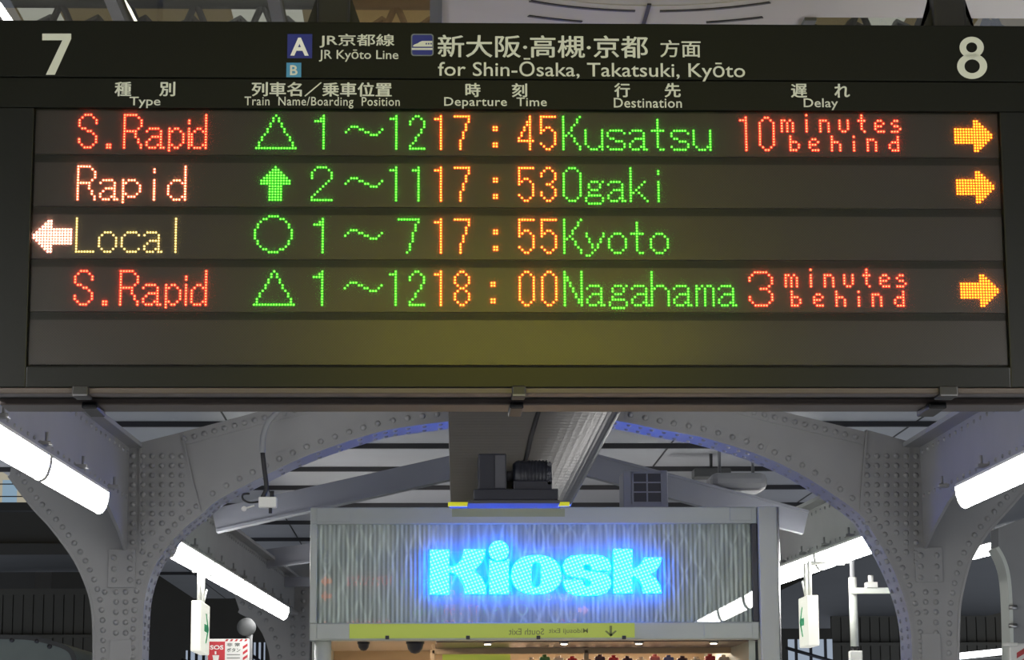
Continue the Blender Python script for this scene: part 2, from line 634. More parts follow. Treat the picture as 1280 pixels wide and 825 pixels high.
z100 = at(640, 101, YB).z
m = MB()
m.bbox(XC-HW, XC+HW, YB-.014, YB+.008, z100+.001, ZTOP, .003)
both(m.build('header_panel', 'board_black', root))
m = MB()
m.bbox(XC-HW, XC+HW, YB-.012, YB+.008, ZT+.006, z100-.001, .002)
both(m.build('column_title_panel', 'board_black', root))
m = MB()
m.bbox(XC-HW, XL-.004, YB-.012, YB+.008, ZBOT, ZT+.005, .003)
m.bbox(XR+.004, XC+HW, YB-.012, YB+.008, ZBOT, ZT+.005, .003)
m.bbox(XL-.004, XR+.004, YB-.012, YB+.008, ZBOT, ZLB-.006, .003)
both(m.build('bezel', 'bezel_grey', root))
for b in range(5):
    zt = ZT-b*19*P
    o = MB().box(XL, XR, YB, YB+.008, zt-16*P, zt).build('dot_matrix_row', 'dot_matrix', root)
    both(o)
    if b < 4:
        both(MB().box(XL, XR, YB+.003, YB+.008, zt-19*P+.0005, zt-16*P-.0005).build('row_divider', 'bezel_grey', root))

G = {
 'S': '0:2-4|1:1,5|2-3:0,6|4:0|5:1,2|6:3,4|7:5|8:6|9-10:0,6|11:1,5|12:2-4',
 '.': '11-12:0,1',
 'R': '0:0-4|1:0,5|2-4:0,6|5:0,5|6:0-4|7-8:0,4|9-10:0,5|11-12:0,6',
 'a': '5:1-4|6:0,5|7:5|8:2-5|9:1,5|10:0,5|11:0,4,5|12:1-3,5,6',
 'pn': '5:0,2,3|6:0,1,4|7-10:0,5|11:0,1,4|12:0,2,3|13:0',
 'p': '5:0,2-4|6:0,1,5|7-9:0,6|10:0,1,5|11:0,2-4|12-13:0',
 'dn': '0-4:5|5:2,3,5|6:1,4,5|7-10:0,5|11:0,4,5|12:1-3,5',
 'd': '0-4:6|5:2-4,6|6:1,5,6|7-10:0,6|11:1,5,6|12:2-4,6',
 'in': '2-3:0|5-12:0',
 'i': '1-2:0|5-12:0',
 'L': '0-11:0|12:0-6',
 'o': '5:2-4|6:1,5|7-10:0,6|11:1,5|12:2-4',
 'c': '5:2-5|6:1,6|7-10:0|11:1,6|12:2-5',
 'l': '0-12:0',
 'tri': '0:7|1-2:6,8|3-4:5,9|5-6:4,10|7:3,11|8-9:2,12|10-11:1,13|12:0-14',
 'circ': '-1:5-8|0:3,4,9,10|1:2,11|2-3:1,12|4-7:0,13|8-9:1,12|10:2,11|11:3,4,9,10|12:5-8',
 'up': '0:5|1:4-6|2:3-7|3:2-8|4:1-9|5-6:0-10|7-12:3-7',
 'rarr': '1:7,8|2:7-9|3:7-10|4:0-11|5:0-12|6-7:0-13|8:0-12|9:0-11|10:7-10|11:7-9|12:7,8',
 'larr': '1:5,6|2:4-6|3:3-6|4:2-13|5:1-13|6-7:0-13|8:1-13|9:2-13|10:3-6|11:4-6|12:5,6',
 '1w': '0:3|1:2,3|2:0-3|3-12:3',
 '2w': '0:2-5|1:1,6|2-4:0,7|5:6|6:5|7:4|8:3|9:2|10:1|11:0|12:0-7',
 '7w': '0:0-7|1:7|2-4:6|5-8:5|9-11:4|12:3',
 '3w': '0:2-6|1:1,7|2-3:0,8|4:8|5:7|6:4-6|7:7|8:8|9-10:0,8|11:1,7|12:2-6',
 '~': '4:2-4|5:1,5,6,13|6:0,7,8,12|7:9-11',
 '1': '0:2|1:0-2|2-12:2',
 '2': '0:2,3|1:1,4|2-3:0,5|4:5|5-6:4|7:3|8-9:2|10:1|11:0|12:0-5',
 '7': '0:0-5|1-2:5|3-5:4|6-8:3|9-12:2',
 ':': '4-5:0,1|10-11:0,1',
 '4': '0-1:4|2-3:3,4|4-5:2,4|6-7:1,4|8:0,4|9:0-5|10-12:4',
 '5': '0:0-5|1-3:0|4:0,2,3|5:0,1,4|6:0,5|7-9:5|10:0,5|11:1,4|12:2,3',
 '3': '0:2,3|1:1,4|2-3:0,5|4:5|5:4|6:2,3|7:4|8:5|9-10:0,5|11:1,4|12:2,3',
 '8': '0:2,3|1:1,4|2-4:0,5|5:1,4|6:2,3|7:1,4|8-10:0,5|11:1,4|12:2,3',
 '0': '0:2,3|1:1,4|2-10:0,5|11:1,4|12:2,3',
 'K': '0:0,6|1-2:0,5|3:0,4|4-5:0,3|6:0,2|7:0,1,3|8-9:0,4|10:0,5|11-12:0,6',
 'u': '5-10:0,6|11:1,5,6|12:2-4,6',
 's': '5:1-5|6:0,6|7:0|8:1,2|9:3-5|10:6|11:0,6|12:1-5',
 't': '1-4:2|5:0-4|6-11:2|12:3,4',
 'O': '0:2-4|1:1,5|2-10:0,6|11:1,5|12:2-4',
 'g': '5:2-4,6|6-7:1,5|8:2-4|9:1|10:1-5|11-12:0,6|13:1-5',
 'k': '0-4:0|5:0,5|6:0,4|7:0,3|8:0,2|9:0,1,3|10:0,4|11:0,5|12:0,6',
 'y': '5-6:0,6|7-8:1,5|9-10:2,4|11:3|12:2|13:0,1',
 'N': '0-1:0,6|2-3:0,1,6|4-5:0,2,6|6-7:0,3,6|8-9:0,4,6|10-11:0,5,6|12:0,6',
 'h': '0-4:0|5:0,2-4|6:0,1,5|7-12:0,6',
 'm': '5:0,2,4,5|6:0,1,3,6|7-12:0,3,6',
 'xm': '1:0,1,3|2-5:0,2,4', 'xi': '-1:0|1-5:0', 'xn': '1:0-2|2-5:0,3', 'xu': '1-4:0,3|5:1,2',
 'xt': '-1-0:1|1:0-2|2-4:1|5:2', 'xe': '1:1,2|2:0,3|3:0-2|4:0|5:1-3', 'xs': '1:1,2|2:0|3:1,2|4:3|5:0-2',
 'yb': '7-8:0|9:0-2|10-11:0,3|12:0-2', 'ye': '8:1,2|9:0,3|10:0-2|11:0|12:1-3', 'yh': '7-8:0|9:0-2|10-12:0,3',
 'yi': '7:0|9-12:0', 'yn': '8:0-2|9-12:0,3', 'yd': '7-8:3|9:1-3|10-11:0,3|12:1-3',
}


def rng(s):
    if s.startswith('-1'):
        return [-1, 0] if s == '-1-0' else [-1]
    if '-' in s:
        a, b = s.split('-')
        return list(range(int(a), int(b)+1))
    return [int(s)]


def dots(g):
    out = []
    for row in G[g].split('|'):
        r, cs = row.split(':')
        for rr in rng(r):
            for c in cs.split(','):
                for cc in rng(c):
                    out.append((rr, cc))
    return out


def led(block, glyphs, colour, name, label):
    m, m2 = MB(), MB()
    for g, px in glyphs:
        ds = dots(g)
        zc = ZT-(block*19+8)*P
        py = {0: 166, 1: 230, 2: 296, 3: 361}[block]
        c0 = round((at(px, py, YB).x-XL)/P-.5)
        for r, c in ds:
            q = (XL+(c0+c+.5)*P, YB, ZT-(block*19+r+1.5)*P)
            m.dome(q, (0, -1, 0), .0034, .0012, 8)
            m2.dome((q[0], YB-.0011, q[2]), (0, -1, 0), .0021, .0012, 6)
    both(m2.build(name, 'led_'+colour, root, label))
    both(m.build(name+'_lenses', 'led_body_'+colour, root))


led(0, [('S', 99.8), ('.', 133.9), ('R', 155.1), ('a', 182.8), ('pn', 210.2), ('in', 234.8), ('dn', 241.4)], 'red', 'train_type_text', 'red dot text S.Rapid in the first row')
led(1, [('R', 97.9), ('a', 125.6), ('p', 153.6), ('i', 192.4), ('d', 209.1)], 'coral', 'train_type_text', 'orange red dot text Rapid')
led(2, [('L', 96.2), ('o', 124.2), ('c', 152.3), ('a', 179.2), ('l', 218.9)], 'cream', 'train_type_text', 'cream dot text Local')
led(3, [('S', 93.9), ('.', 129.3), ('R', 150.1), ('a', 178.1), ('pn', 206.7), ('in', 232), ('dn', 238.1)], 'red', 'train_type_text', 'red dot text S.Rapid in the fourth row')
led(0, [('tri', 321.1)], 'green', 'boarding_symbol', 'green triangle in the first row')
led(1, [('up', 327.5)], 'green', 'boarding_symbol', 'green upward arrow')
led(2, [('circ', 319.7)], 'green', 'boarding_symbol', 'green circle')
led(3, [('tri', 318.7)], 'green', 'boarding_symbol', 'green triangle in the fourth row')
led(0, [('1w', 393.4), ('~', 431.4), ('1', 489.6), ('2', 513.4)], 'green', 'car_number_text', 'green dot text 1 to 12 in the first row')
led(1, [('2w', 389.5), ('~', 430.7), ('1', 489.3), ('1', 517.3)], 'green', 'car_number_text', 'green dot text 2 to 11')
led(2, [('1w', 392.5), ('~', 430.4), ('7w', 499.5)], 'green', 'car_number_text', 'green dot text 1 to 7')
led(3, [('1w', 392), ('~', 430.1), ('1', 488.8), ('2', 513.3)], 'green', 'car_number_text', 'green dot text 1 to 12 in the fourth row')
led(0, [('1', 544.1), ('7', 568), (':', 616), ('4', 650.1), ('5', 677.3)], 'orange', 'time_text', 'orange dot text 17:45')
led(1, [('1', 544.1), ('7', 568), (':', 616), ('5', 650.3), ('3', 677.8)], 'orange', 'time_text', 'orange dot text 17:53')
led(2, [('1', 544.2), ('7', 568), (':', 616), ('5', 650.6), ('5', 678)], 'orange', 'time_text', 'orange dot text 17:55')
led(3, [('1', 543.9), ('8', 568.8), (':', 616), ('0', 651.1), ('0', 679)], 'orange', 'time_text', 'orange dot text 18:00')
led(0, [('K', 704.6), ('u', 731.9), ('s', 759.1), ('a', 786.1), ('t', 813.3), ('s', 840.5), ('u', 867.6)], 'green', 'destination_text', 'green dot text Kusatsu')
led(1, [('O', 704.8), ('g', 732.5), ('a', 759.5), ('k', 786.6), ('i', 824.4)], 'green', 'destination_text', 'green dot text Ogaki')
led(2, [('K', 705.6), ('y', 733.1), ('o', 760.6), ('t', 787.8), ('o', 815)], 'green', 'destination_text', 'green dot text Kyoto')
led(3, [('N', 706.3), ('a', 734.1), ('g', 761.2), ('a', 788.7), ('h', 816.2), ('a', 843.6), ('m', 871.3), ('a', 898.3)], 'green', 'destination_text', 'green dot text Nagahama')
led(0, [('1', 924.5), ('0', 948.4), ('xm', 978.9), ('xi', 1009.2), ('xn', 1025.9), ('xu', 1049.5), ('xt', 1072.7), ('xe', 1093.1), ('xs', 1116.6),
        ('yb', 986.1), ('ye', 1013.1), ('yh', 1040), ('yi', 1067), ('yn', 1083.8), ('yd', 1110.7)], 'red', 'delay_text', 'red dot text 10 minutes behind')
led(3, [('3w', 935.9), ('xm', 983.2), ('xi', 1014.4), ('xn', 1031.5), ('xu', 1055.4), ('xt', 1079.1), ('xe', 1099.2), ('xs', 1123.1),
        ('yb', 990.9), ('ye', 1018.1), ('yh', 1045.5), ('yi', 1072.9), ('yn', 1089.7), ('yd', 1117.1)], 'red', 'delay_text', 'red dot text 3 minutes behind')
led(0, [('rarr', 1193.6)], 'amber', 'track_arrow', 'yellow arrow to the right in the first row')
led(1, [('rarr', 1195.4)], 'amber', 'track_arrow', 'yellow arrow to the right in the second row')
led(3, [('rarr', 1200.3)], 'amber', 'track_arrow', 'yellow arrow to the right in the fourth row')
led(2, [('larr', 43.3)], 'white', 'track_arrow', 'white arrow to the left')

YT = YB-.0146
YT2 = YB-.0126


def aYq(pts):
    return [at(x, y, YT) for x, y in pts]


m = MB()
m.add(aYq([(52.8, 42), (89, 42), (89, 48.5), (68.5, 93.5), (57.3, 93.5), (78, 50.3), (52.8, 50.3)]), [tuple(range(7))])
both(m.build('platform_number', 'print_grey', root, 'grey number 7'))
m = MB()
for cx, cy, a0, b0, a1, b1 in ((1214.6, 59.3, 15.2, 13.4, 6.9, 6.3), (1215.2, 82.8, 18.8, 15.9, 9.6, 8.6)):
    n_ = 36
    vs = [(cx+aa*math.cos(2*math.pi*k/n_), cy+bb*math.sin(2*math.pi*k/n_)) for aa, bb in ((a0, b0), (a1, b1)) for k in range(n_)]
    m.add(aYq(vs), [(k, (k+1) % n_, n_+(k+1) % n_, n_+k) for k in range(n_)])
both(m.build('platform_number', 'print_grey', root, 'grey number 8'))
for s, x0, x1, y0, y1, bold, dup, nm in [
        ('JR京都線', 399.7, 492.8, 42.5, 59.6, 0, .3, 'line_name'), ('JR Kyōto Line', 398.7, 498, 62, 77.2, .006, 0, 'line_name'),
        ('新大阪·高槻·京都', 547.4, 809.5, 44.3, 72, 0, .45, 'direction_text'), ('方面', 825.5, 875.6, 50.2, 71.5, 0, .25, 'direction_text'),
        ('for Shin-Ōsaka, Takatsuki, Kyōto', 547.5, 931.3, 73, 101.2, .004, 0, 'direction_text')]:
    both(lettering(MB(), s, x0, x1, y0, y1, YT, bold, 1, False, dup).build(nm, 'print_grey', root))
for s, x0, x1, y0, y1, bold, sp_, dup in [
        ('種', 143.8, 163.7, 102.5, 120, 0, 1, .5), ('別', 199.7, 218.6, 102.5, 120, 0, 1, .5), ('Type', 161.9, 200.5, 121, 135.2, .008, 1, 0),
        ('列車名／乗車位置', 315, 489.4, 103, 120.5, 0, 1, .5), ('Train  Name/Boarding  Position', 305.7, 499.7, 121, 135.5, .006, 1.08, 0),
        ('時', 582.2, 600.2, 104, 121, 0, 1, .5), ('刻', 640.2, 658.5, 104.4, 121.2, 0, 1, .5), ('Departure  Time', 555.2, 683.5, 121.7, 136, .008, 1.06, 0),
        ('行', 768.2, 787, 104, 121.3, 0, 1, .5), ('先', 831.2, 850.3, 104, 121.5, 0, 1, .5), ('Destination', 767.3, 852.3, 122.5, 134.7, .008, 1.05, 0),
        ('遅', 989, 1008.3, 105, 121.8, 0, 1, .5), ('れ', 1043.3, 1061.7, 105, 121.8, 0, 1, .5), ('Delay', 1004.7, 1047.5, 123, 137.6, .008, 1.03, 0)]:
    both(lettering(MB(), s, x0, x1, y0, y1, YT2, bold, sp_, False, dup).build('column_title', 'print_grey', root))


def plate(px0, px1, py0, py1, mat, name, Y=YT, r=0.0, label=None):
    x0, x1, z0, z1 = rect(px0, px1, py0, py1, Y)
    if r:
        pts = []
        for cx, cz, a0 in ((x1-r, z0+r, -90), (x1-r, z1-r, 0), (x0+r, z1-r, 90), (x0+r, z0+r, 180)):
            for k in range(6):
                a = math.radians(a0+18*k)
                pts.append((cx+r*math.cos(a), Y, cz+r*math.sin(a)))
        m_ = MB().add(pts, [tuple(range(len(pts)))])
    else:
        m_ = MB().box(x0, x1, Y-.0006, Y, z0, z1)
    return m_.build(name, mat, root, label)


both(plate(359.3, 390.2, 42.7, 72.8, 'navy', 'line_symbol', label='dark blue square with the letter A'))
both(lettering(MB(), 'A', 363, 386, 47, 69.5, YT-.001, .03).build('line_letter', 'print_white', root))
both(plate(358, 376.5, 78.5, 96.5, 'sky_blue', 'line_symbol', label='light blue square with the letter B'))
both(lettering(MB(), 'B', 362.6, 372, 81.5, 94, YT-.001, .02).build('line_letter', 'print_grey', root))
both(plate(513.8, 542, 42.2, 70, 'line_grey', 'train_pictogram_border', r=.008))
both(plate(515.3, 540.6, 43.6, 68.6, 'navy', 'train_pictogram', Y=YT-.0005, r=.006))
m = MB()
pts = [(516, 57.3), (518, 55.6), (522, 54.2), (525, 52.2), (528, 51.2), (540.4, 51.2), (540.4, 58.3), (517, 58.3)]
m.add([at(x, y, YT-.001) for x, y in pts], [tuple(range(len(pts)))])
m.add([at(x, y, YT-.001) for x, y in [(514.6, 59.9), (540.6, 59.9), (540.6, 62.4), (514.6, 62.4)]], [(0, 1, 2, 3)])
both(m.build('train_silhouette', 'print_grey', root))
m = MB()
for x in (532, 535, 538):
    m.add([at(a, b, YT-.0013) for a, b in [(x, 53.6), (x+1.8, 53.6), (x+1.8, 55.6), (x, 55.6)]], [(0, 1, 2, 3)])
both(m.build('train_silhouette_windows', 'navy', root))

both(MB().box(XL-.003, XR+.003, YB-.0075, YB-.0060, ZLB-.004, ZT+.004).build('front_cover', 'bloom_frosted_cover', root))

# underside rails and latches
zr = ZBOT
ys = [at_z(640, y, zr-.012).y for y in (494.5, 502.5, 511)]
m = MB().bbox(XC-HW-.004, XC+HW+.004, YB-.012, ys[0], zr-.016, zr, .003)
m.box(XC-HW, XC+HW, YB-.0135, YB-.012, zr-.010, zr-.004)
m.build('front_rail', 'rail_alu', root)
m = MB().bbox(XC-HW+.02, XC+HW-.02, ys[1], ys[2]+.005, zr-.020, zr, .004)
m.build('rear_rail', 'rail_alu', root)
m = MB().box(XC-HW+.01, XC+HW-.01, ys[0], ys[1], zr-.003, zr+.001)
m.build('cable_groove', 'black_metal', root)
for px0, px1, dx in ((639.5, 657, 0), (92, 112, 12), (1172, 1195, -14)):
    x0, x1, _, _ = rect(px0, px1, 485, 495, YB)
    sh = (at(px0+dx, 505, ys[1]).x-x0) if dx else 0.0
    lt = MB()
    lt.bbox(x0, x1, YB-.028, ys[0]+.004, zr-.024, zr+.004, .004)
    o = lt.build('latch', 'black_metal', root)
    lt = MB()
    lt.bbox(x0+sh, x1+sh, ys[1]-.03, ys[2]+.008, zr-.034, zr-.016, .004)
    lt.tube([(x0+sh+.004, ys[1]-.03, zr-.026), (x1+sh-.004, ys[1]-.03, zr-.026)], .006)
    lt.build('latch_hook', 'black_metal', o)
    MB().box(x0+.002, x1-.002, YB-.03, YB-.0281, zr-.024, zr-.020).build('latch_edge', 'latch_rim', o)

# hangers that carry the board
for px0, px1, t0, t1, lab in ((373, 455.5, 384, 446, 'black gusseted hanger above the blue A line symbol'),
                              (1160, 1240, 1172, 1228, 'black gusseted hanger above the number 8')):
    Yh = YB+.16
    a, b_ = at(px0, 28, YB).x, at(px1, 28, YB).x
    c, d = at(t0, 0, YB).x, at(t1, 0, YB).x
    xm = (a+b_)/2
    sl = (c-a)/(at(640, 0, YB).z-ZTOP)
    hh = CEIL-ZTOP
    h = thing('hanger_bracket', (xm, Yh, ZTOP), lab, 'bracket')
    MB().bbox(xm-.045, xm+.045, Yh-.045, Yh+.045, ZTOP, CEIL, .006).build('post', 'black_metal', h)
    g = MB()
    top = min(hh, .30)
    g.prism([(a, Yh-.012, ZTOP), (b_, Yh-.012, ZTOP), (b_-sl*top, Yh-.012, ZTOP+top), (a+sl*top, Yh-.012, ZTOP+top)], (0, .024, 0))
    g.build('gusset', 'black_metal', h)
    MB().bbox(a-.01, b_+.01, Yh-.09, Yh+.09, ZTOP, ZTOP+.012, .003).build('base_plate', 'black_metal', h)

# round ceiling vent above the board
cv = at_z(809, 13, CEIL)
vx, vy = cv.x, cv.y-.75
v = thing('ceiling_vent', (vx, vy, CEIL), 'round grey ceiling vent with curved black slots above the board', 'vent')
MB().ring(vx, vy, CEIL, .70, .92, 0, 2*math.pi, .003, 72).build('vent_ring', 'soffit', v)
for q_ in range(4):
    for s in (1, -1):
        MB().ring(vx, vy, CEIL-.003, .738, .752, q_*math.pi/2+s*.05, q_*math.pi/2+s*.50, .003, 16).build('vent_slot', 'black_metal', v)
        MB().ring(vx, vy, CEIL-.003, .866, .880, q_*math.pi/2+s*.22, q_*math.pi/2+s*.42, .003, 10).build('vent_slot', 'black_metal', v)
MB().box(vx-.006, vx+.006, vy+.68, vy+.95, CEIL-.006, CEIL-.001).build('vent_seam', 'black_metal', v)

# yellow exit sign hung between the viewer and the board (mirrored in the board's cover)
es = thing('hanging_exit_sign', (.33, 3.0, 2.96), 'long yellow lit sign hanging in front of the departure board', 'sign')
MB().bbox(-.36, 1.04, 2.93, 3.07, 2.96, 3.40, .015).build('casing', 'black_metal', es)
for y in (2.925, 3.071):
    MB().box(-.34, 1.02, y, y+.004, 2.98, 3.38).build('lit_face', 'exit_yellow', es)
for x in (-.2, .88):
    MB().tube([(x, 3.0, 3.39), (x, 3.0, CEIL)], .018).build('hanger_rod', 'white_plastic', es)

# ================================================================== riveted arch in front of the kiosk
YA, DA = 13.5, .31
low_l = [(460, 541), (383, 567), (318, 598), (272, 622), (251, 640)]
col_l = [(251, 640), (230, 657), (208.6, 680), (190.7, 707), (179.5, 741), (176, 775), (175, 800), (175, 825)]
out_l = [(119, 825), (118.5, 780), (115, 750), (107, 725), (95, 700), (80, 678), (62, 655), (45, 637), (30, 618), (12, 594)]
low_r = [(1075.5, 640), (1040, 614), (998, 588), (954.5, 568), (919.6, 556), (874, 543), (823.6, 534), (780, 525), (720, 518), (660, 516), (600, 519), (560, 524), (500, 532)]
col_r = [(1142, 825), (1142, 799), (1138, 767), (1126, 728), (1110, 693), (1091, 661), (1075.5, 640)]
out_r = [(1300, 592), (1275, 618), (1253, 643), (1232, 666.5), (1213.6, 696), (1205.6, 720), (1199, 751), (1197, 775), (1196, 825)]


def aY(pts, Y=YA):
    return [at(x, y, Y) for x, y in pts]


def floorpt(px, py, Y=YA):
    p = at(px, py, Y)
    return Vector((p.x, Y, 0))


def smooth_pts(pts, n=3):
    """Catmull-Rom through picture points"""
    out = []
    for i in range(len(pts)-1):
        p0, p1, p2, p3 = pts[max(0, i-1)], pts[i], pts[i+1], pts[min(len(pts)-1, i+2)]
        for k in range(n):
            t = k/n
            out.append(tuple(.5*(2*p1[j]+(p2[j]-p0[j])*t+(2*p0[j]-5*p1[j]+4*p2[j]-p3[j])*t*t+(3*p1[j]-p0[j]-3*p2[j]+p3[j])*t**3) for j in (0, 1)))
    out.append(pts[-1])
    return out


arch = thing('riveted_arch', (at(658, 825, YA).x, YA, 0), 'grey riveted steel arch with two columns around the lit kiosk', 'arch')
RIV = .017


SEEN = []


def rivet(m, px, py, Y=YA, r=RIV):
    if any((px-a)**2+(py-b)**2 < 81 for a, b in SEEN):
        return
    SEEN.append((px, py))
    m.dome(at(px, py, Y), (0, -1, 0), r)


def rivets_along(m, pts, inset, step, Y=YA, r=RIV):
    """rivets at equal steps along a picture curve, moved inset pixels to its side"""
    acc = 0.0
    for i in range(len(pts)-1):
        (x0, y0), (x1, y1) = pts[i], pts[i+1]
        dx, dy = x1-x0, y1-y0
        l = math.hypot(dx, dy)
        nx, ny = -dy/l, dx/l
        while acc < l:
            t = acc/l
            rivet(m, x0+dx*t+nx*inset, y0+dy*t+ny*inset, Y, r)
            acc += step
        acc -= l


def column(top, inner, outer, mirror):
    m = MB()
    poly = [at(x, y, YA) for x, y in top]
    inn = smooth_pts(inner)
    out = smooth_pts(outer)
    if not mirror:      # left: top, inner curve down, outer curve up
        poly += aY(inn[:-1]) + [floorpt(*inn[-1]), floorpt(*out[0])] + aY(out[1:])
    else:               # right: top, outer curve down, inner curve up
        poly += aY(out[:-1]) + [floorpt(*out[-1]), floorpt(*inn[0])] + aY(inn[1:])
    m.prism(poly, (0, DA-.02, 0))
    # rivets: along both curves, in the head grid and down the shaft
    sgn = -1 if mirror else 1
    rivets_along(m, inn, 9*1, 11.5)
    rivets_along(m, out, 10, 12.3)
    cx0 = 1151 if mirror else 160
    for r_ in range(12):
        for c in range(6):
            px = cx0 + sgn*(6+12.2*c)
            py = 570+12.0*r_
            lim = 80-6*abs(r_-6) if r_ > 8 else 78
            if 6+12.2*c < lim:
                rivet(m, px, py)
    xs = (131, 145, 157, 169) if not mirror else (1186, 1170, 1157, 1145)
    for k, py in enumerate((740, 752.5, 765, 778, 791)):
        for px in xs[:]:
            rivet(m, px, py)
    for py in (804, 817, 830, 843):
        for px in (xs[0], xs[-1]):
            rivet(m, px, py)
    o = m.build('column', 'steel_paint', arch)
    # splice plates
    for (x0, x1, y0, y1, n) in ([(135.5, 169.5, 687, 734.5, 3), (137, 164, 800, 850, 0)] if not mirror else [(1144, 1178, 684, 727.5, 3), (1152, 1176, 792, 850, 0)]):
        a, b, z0, z1 = rect(x0, x1, y0, y1, YA)
        pl = MB()
        pl.bbox(a, b, YA-.012, YA+.002, z0, z1, .002)
        for k in range(n):
            for px in (x0+7, x1-7):
                pl.dome(at(px, y0+10+14*k, YA-.012), (0, -1, 0), RIV)
        pl.build('splice_plate', 'steel_paint', o)
    if not mirror:
        cv_ = [(250, 638), (240, 600), (228, 545)]
        st = [(175, 556), (175, 690)]
    else:
        cv_ = [(1075.8, 638), (1079, 595), (1083, 540)]
        st = [(1137, 556), (1137, 690)]
    ln = MB()
    for c in (cv_, st):
        for i in range(len(c)-1):
            a, b = at(*c[i], YA), at(*c[i+1], YA)
            ln.prism([a+Vector((-.006, -.008, 0)), a+Vector((.006, -.008, 0)), b+Vector((.006, -.008, 0)), b+Vector((-.006, -.008, 0))], (0, .009, 0))
    ln.build('plate_edge', 'steel_paint', o)
    return o


cl = column([(20, 545), (160, 557), (228, 540), (240, 600)], col_l, out_l, False)
cr = column([(1079, 595), (1083, 537), (1151, 556), (1300, 545)], col_r, out_r, True)
# the arch rib between the columns
up_c = [(228, 540), (296, 522), (345, 509), (450, 487), (560, 473), (660, 469), (760, 473), (870, 487), (943, 506), (1005, 521), (1083, 540)]
lowc = smooth_pts(low_r + low_l)
m = MB()
m.prism([p+Vector((0, .012, 0)) for p in aY(smooth_pts(up_c) + [(1079, 595)] + lowc + [(240, 600)])], (0, DA-.05, 0))
rib = m.build('arch_rib', 'steel_paint', arch)
m = MB()
# flat angle bands along the lower and upper edges with their rivets
lo_in = [(x, y) for x, y in lowc]


def band(m, pts, w, dirn):
    for i in range(len(pts)-1):
        q = []
        for (x, y) in (pts[i], pts[i+1]):
            j = min(max(1, i), len(pts)-2)
            dx, dy = pts[j+1][0]-pts[j-1][0], pts[j+1][1]-pts[j-1][1]
            l = math.hypot(dx, dy)
            q.append((at(x, y, YA+.002), at(x-dy/l*w*dirn, y+dx/l*w*dirn, YA+.002)))
        m.prism([q[0][0], q[1][0], q[1][1], q[0][1]], (0, .0098, 0))


band(m, lowc, 15, 1)
rivets_along(m, lowc, 8, 18.5, YA, RIV*1.05)
band(m, smooth_pts(up_c), 16, 1)
rivets_along(m, smooth_pts(up_c), 9, 13, YA, RIV)
m.build('edge_angle', 'steel_paint', arch)
# flanges: the undersides of the curves
m = MB()
full_in = aY(smooth_pts(col_r[1:] + low_r[1:] + low_l[:-1] + col_l[:-1]))
full_in = [floorpt(1142, 825)] + full_in + [floorpt(175, 825)]
off = Vector((0, DA+.02, 0))
for i in range(len(full_in)-1):
    a, b = full_in[i]+Vector((0, -.01, 0)), full_in[i+1]+Vector((0, -.01, 0))
    t = (b-a).normalized()
    n = Vector((-t.z, 0, t.x))
    if n.dot(Vector((658/1e9, 0, 0)) + Vector((at(658, 900, YA).x, 0, 1.5)) - Vector((a.x, 0, a.z))) < 0:
        n = -n
    m.prism([a, b, b+n*.014, a+n*.014], off)
    # rivet heads under the flange
    L_ = (b-a).length
    for k in range(max(1, int(L_/.075))):
        p = a+(b-a)*((k+.5)/max(1, int(L_/.075)))+n*.014
        for dy in (.08, .25):
            m.dome(p+Vector((0, dy, 0)), n, .014)
m.build('inner_flange', 'steel_paint', arch)
for outp in (out_l, out_r):
    m = MB()
    pts = aY(smooth_pts(outp))
    if outp is out_l:
        pts = [floorpt(119, 825)] + pts
    else:
        pts = pts + [floorpt(1196, 825)]
    cxs = sum(p.x for p in pts)/len(pts)
    for i in range(len(pts)-1):
        a, b = pts[i]+Vector((0, -.01, 0)), pts[i+1]+Vector((0, -.01, 0))
        t = (b-a).normalized()
        n = Vector((-t.z, 0, t.x))
        if n.dot(Vector((-1 if outp is out_l else 1, 0, -.3))) < 0:
            n = -n
        m.prism([a, b, b+n*.014, a+n*.014], off)
    m.build('outer_flange', 'steel_paint', arch)

# ------------------------------------------------------------------ long girders over the lamps
XGL = at(161, 600, YA).x
XGR = at(1151, 600, YA).x
KL, KR = .043, -.008
HT = at(160, 557, YA).z
HB = EYE+1.286+.114


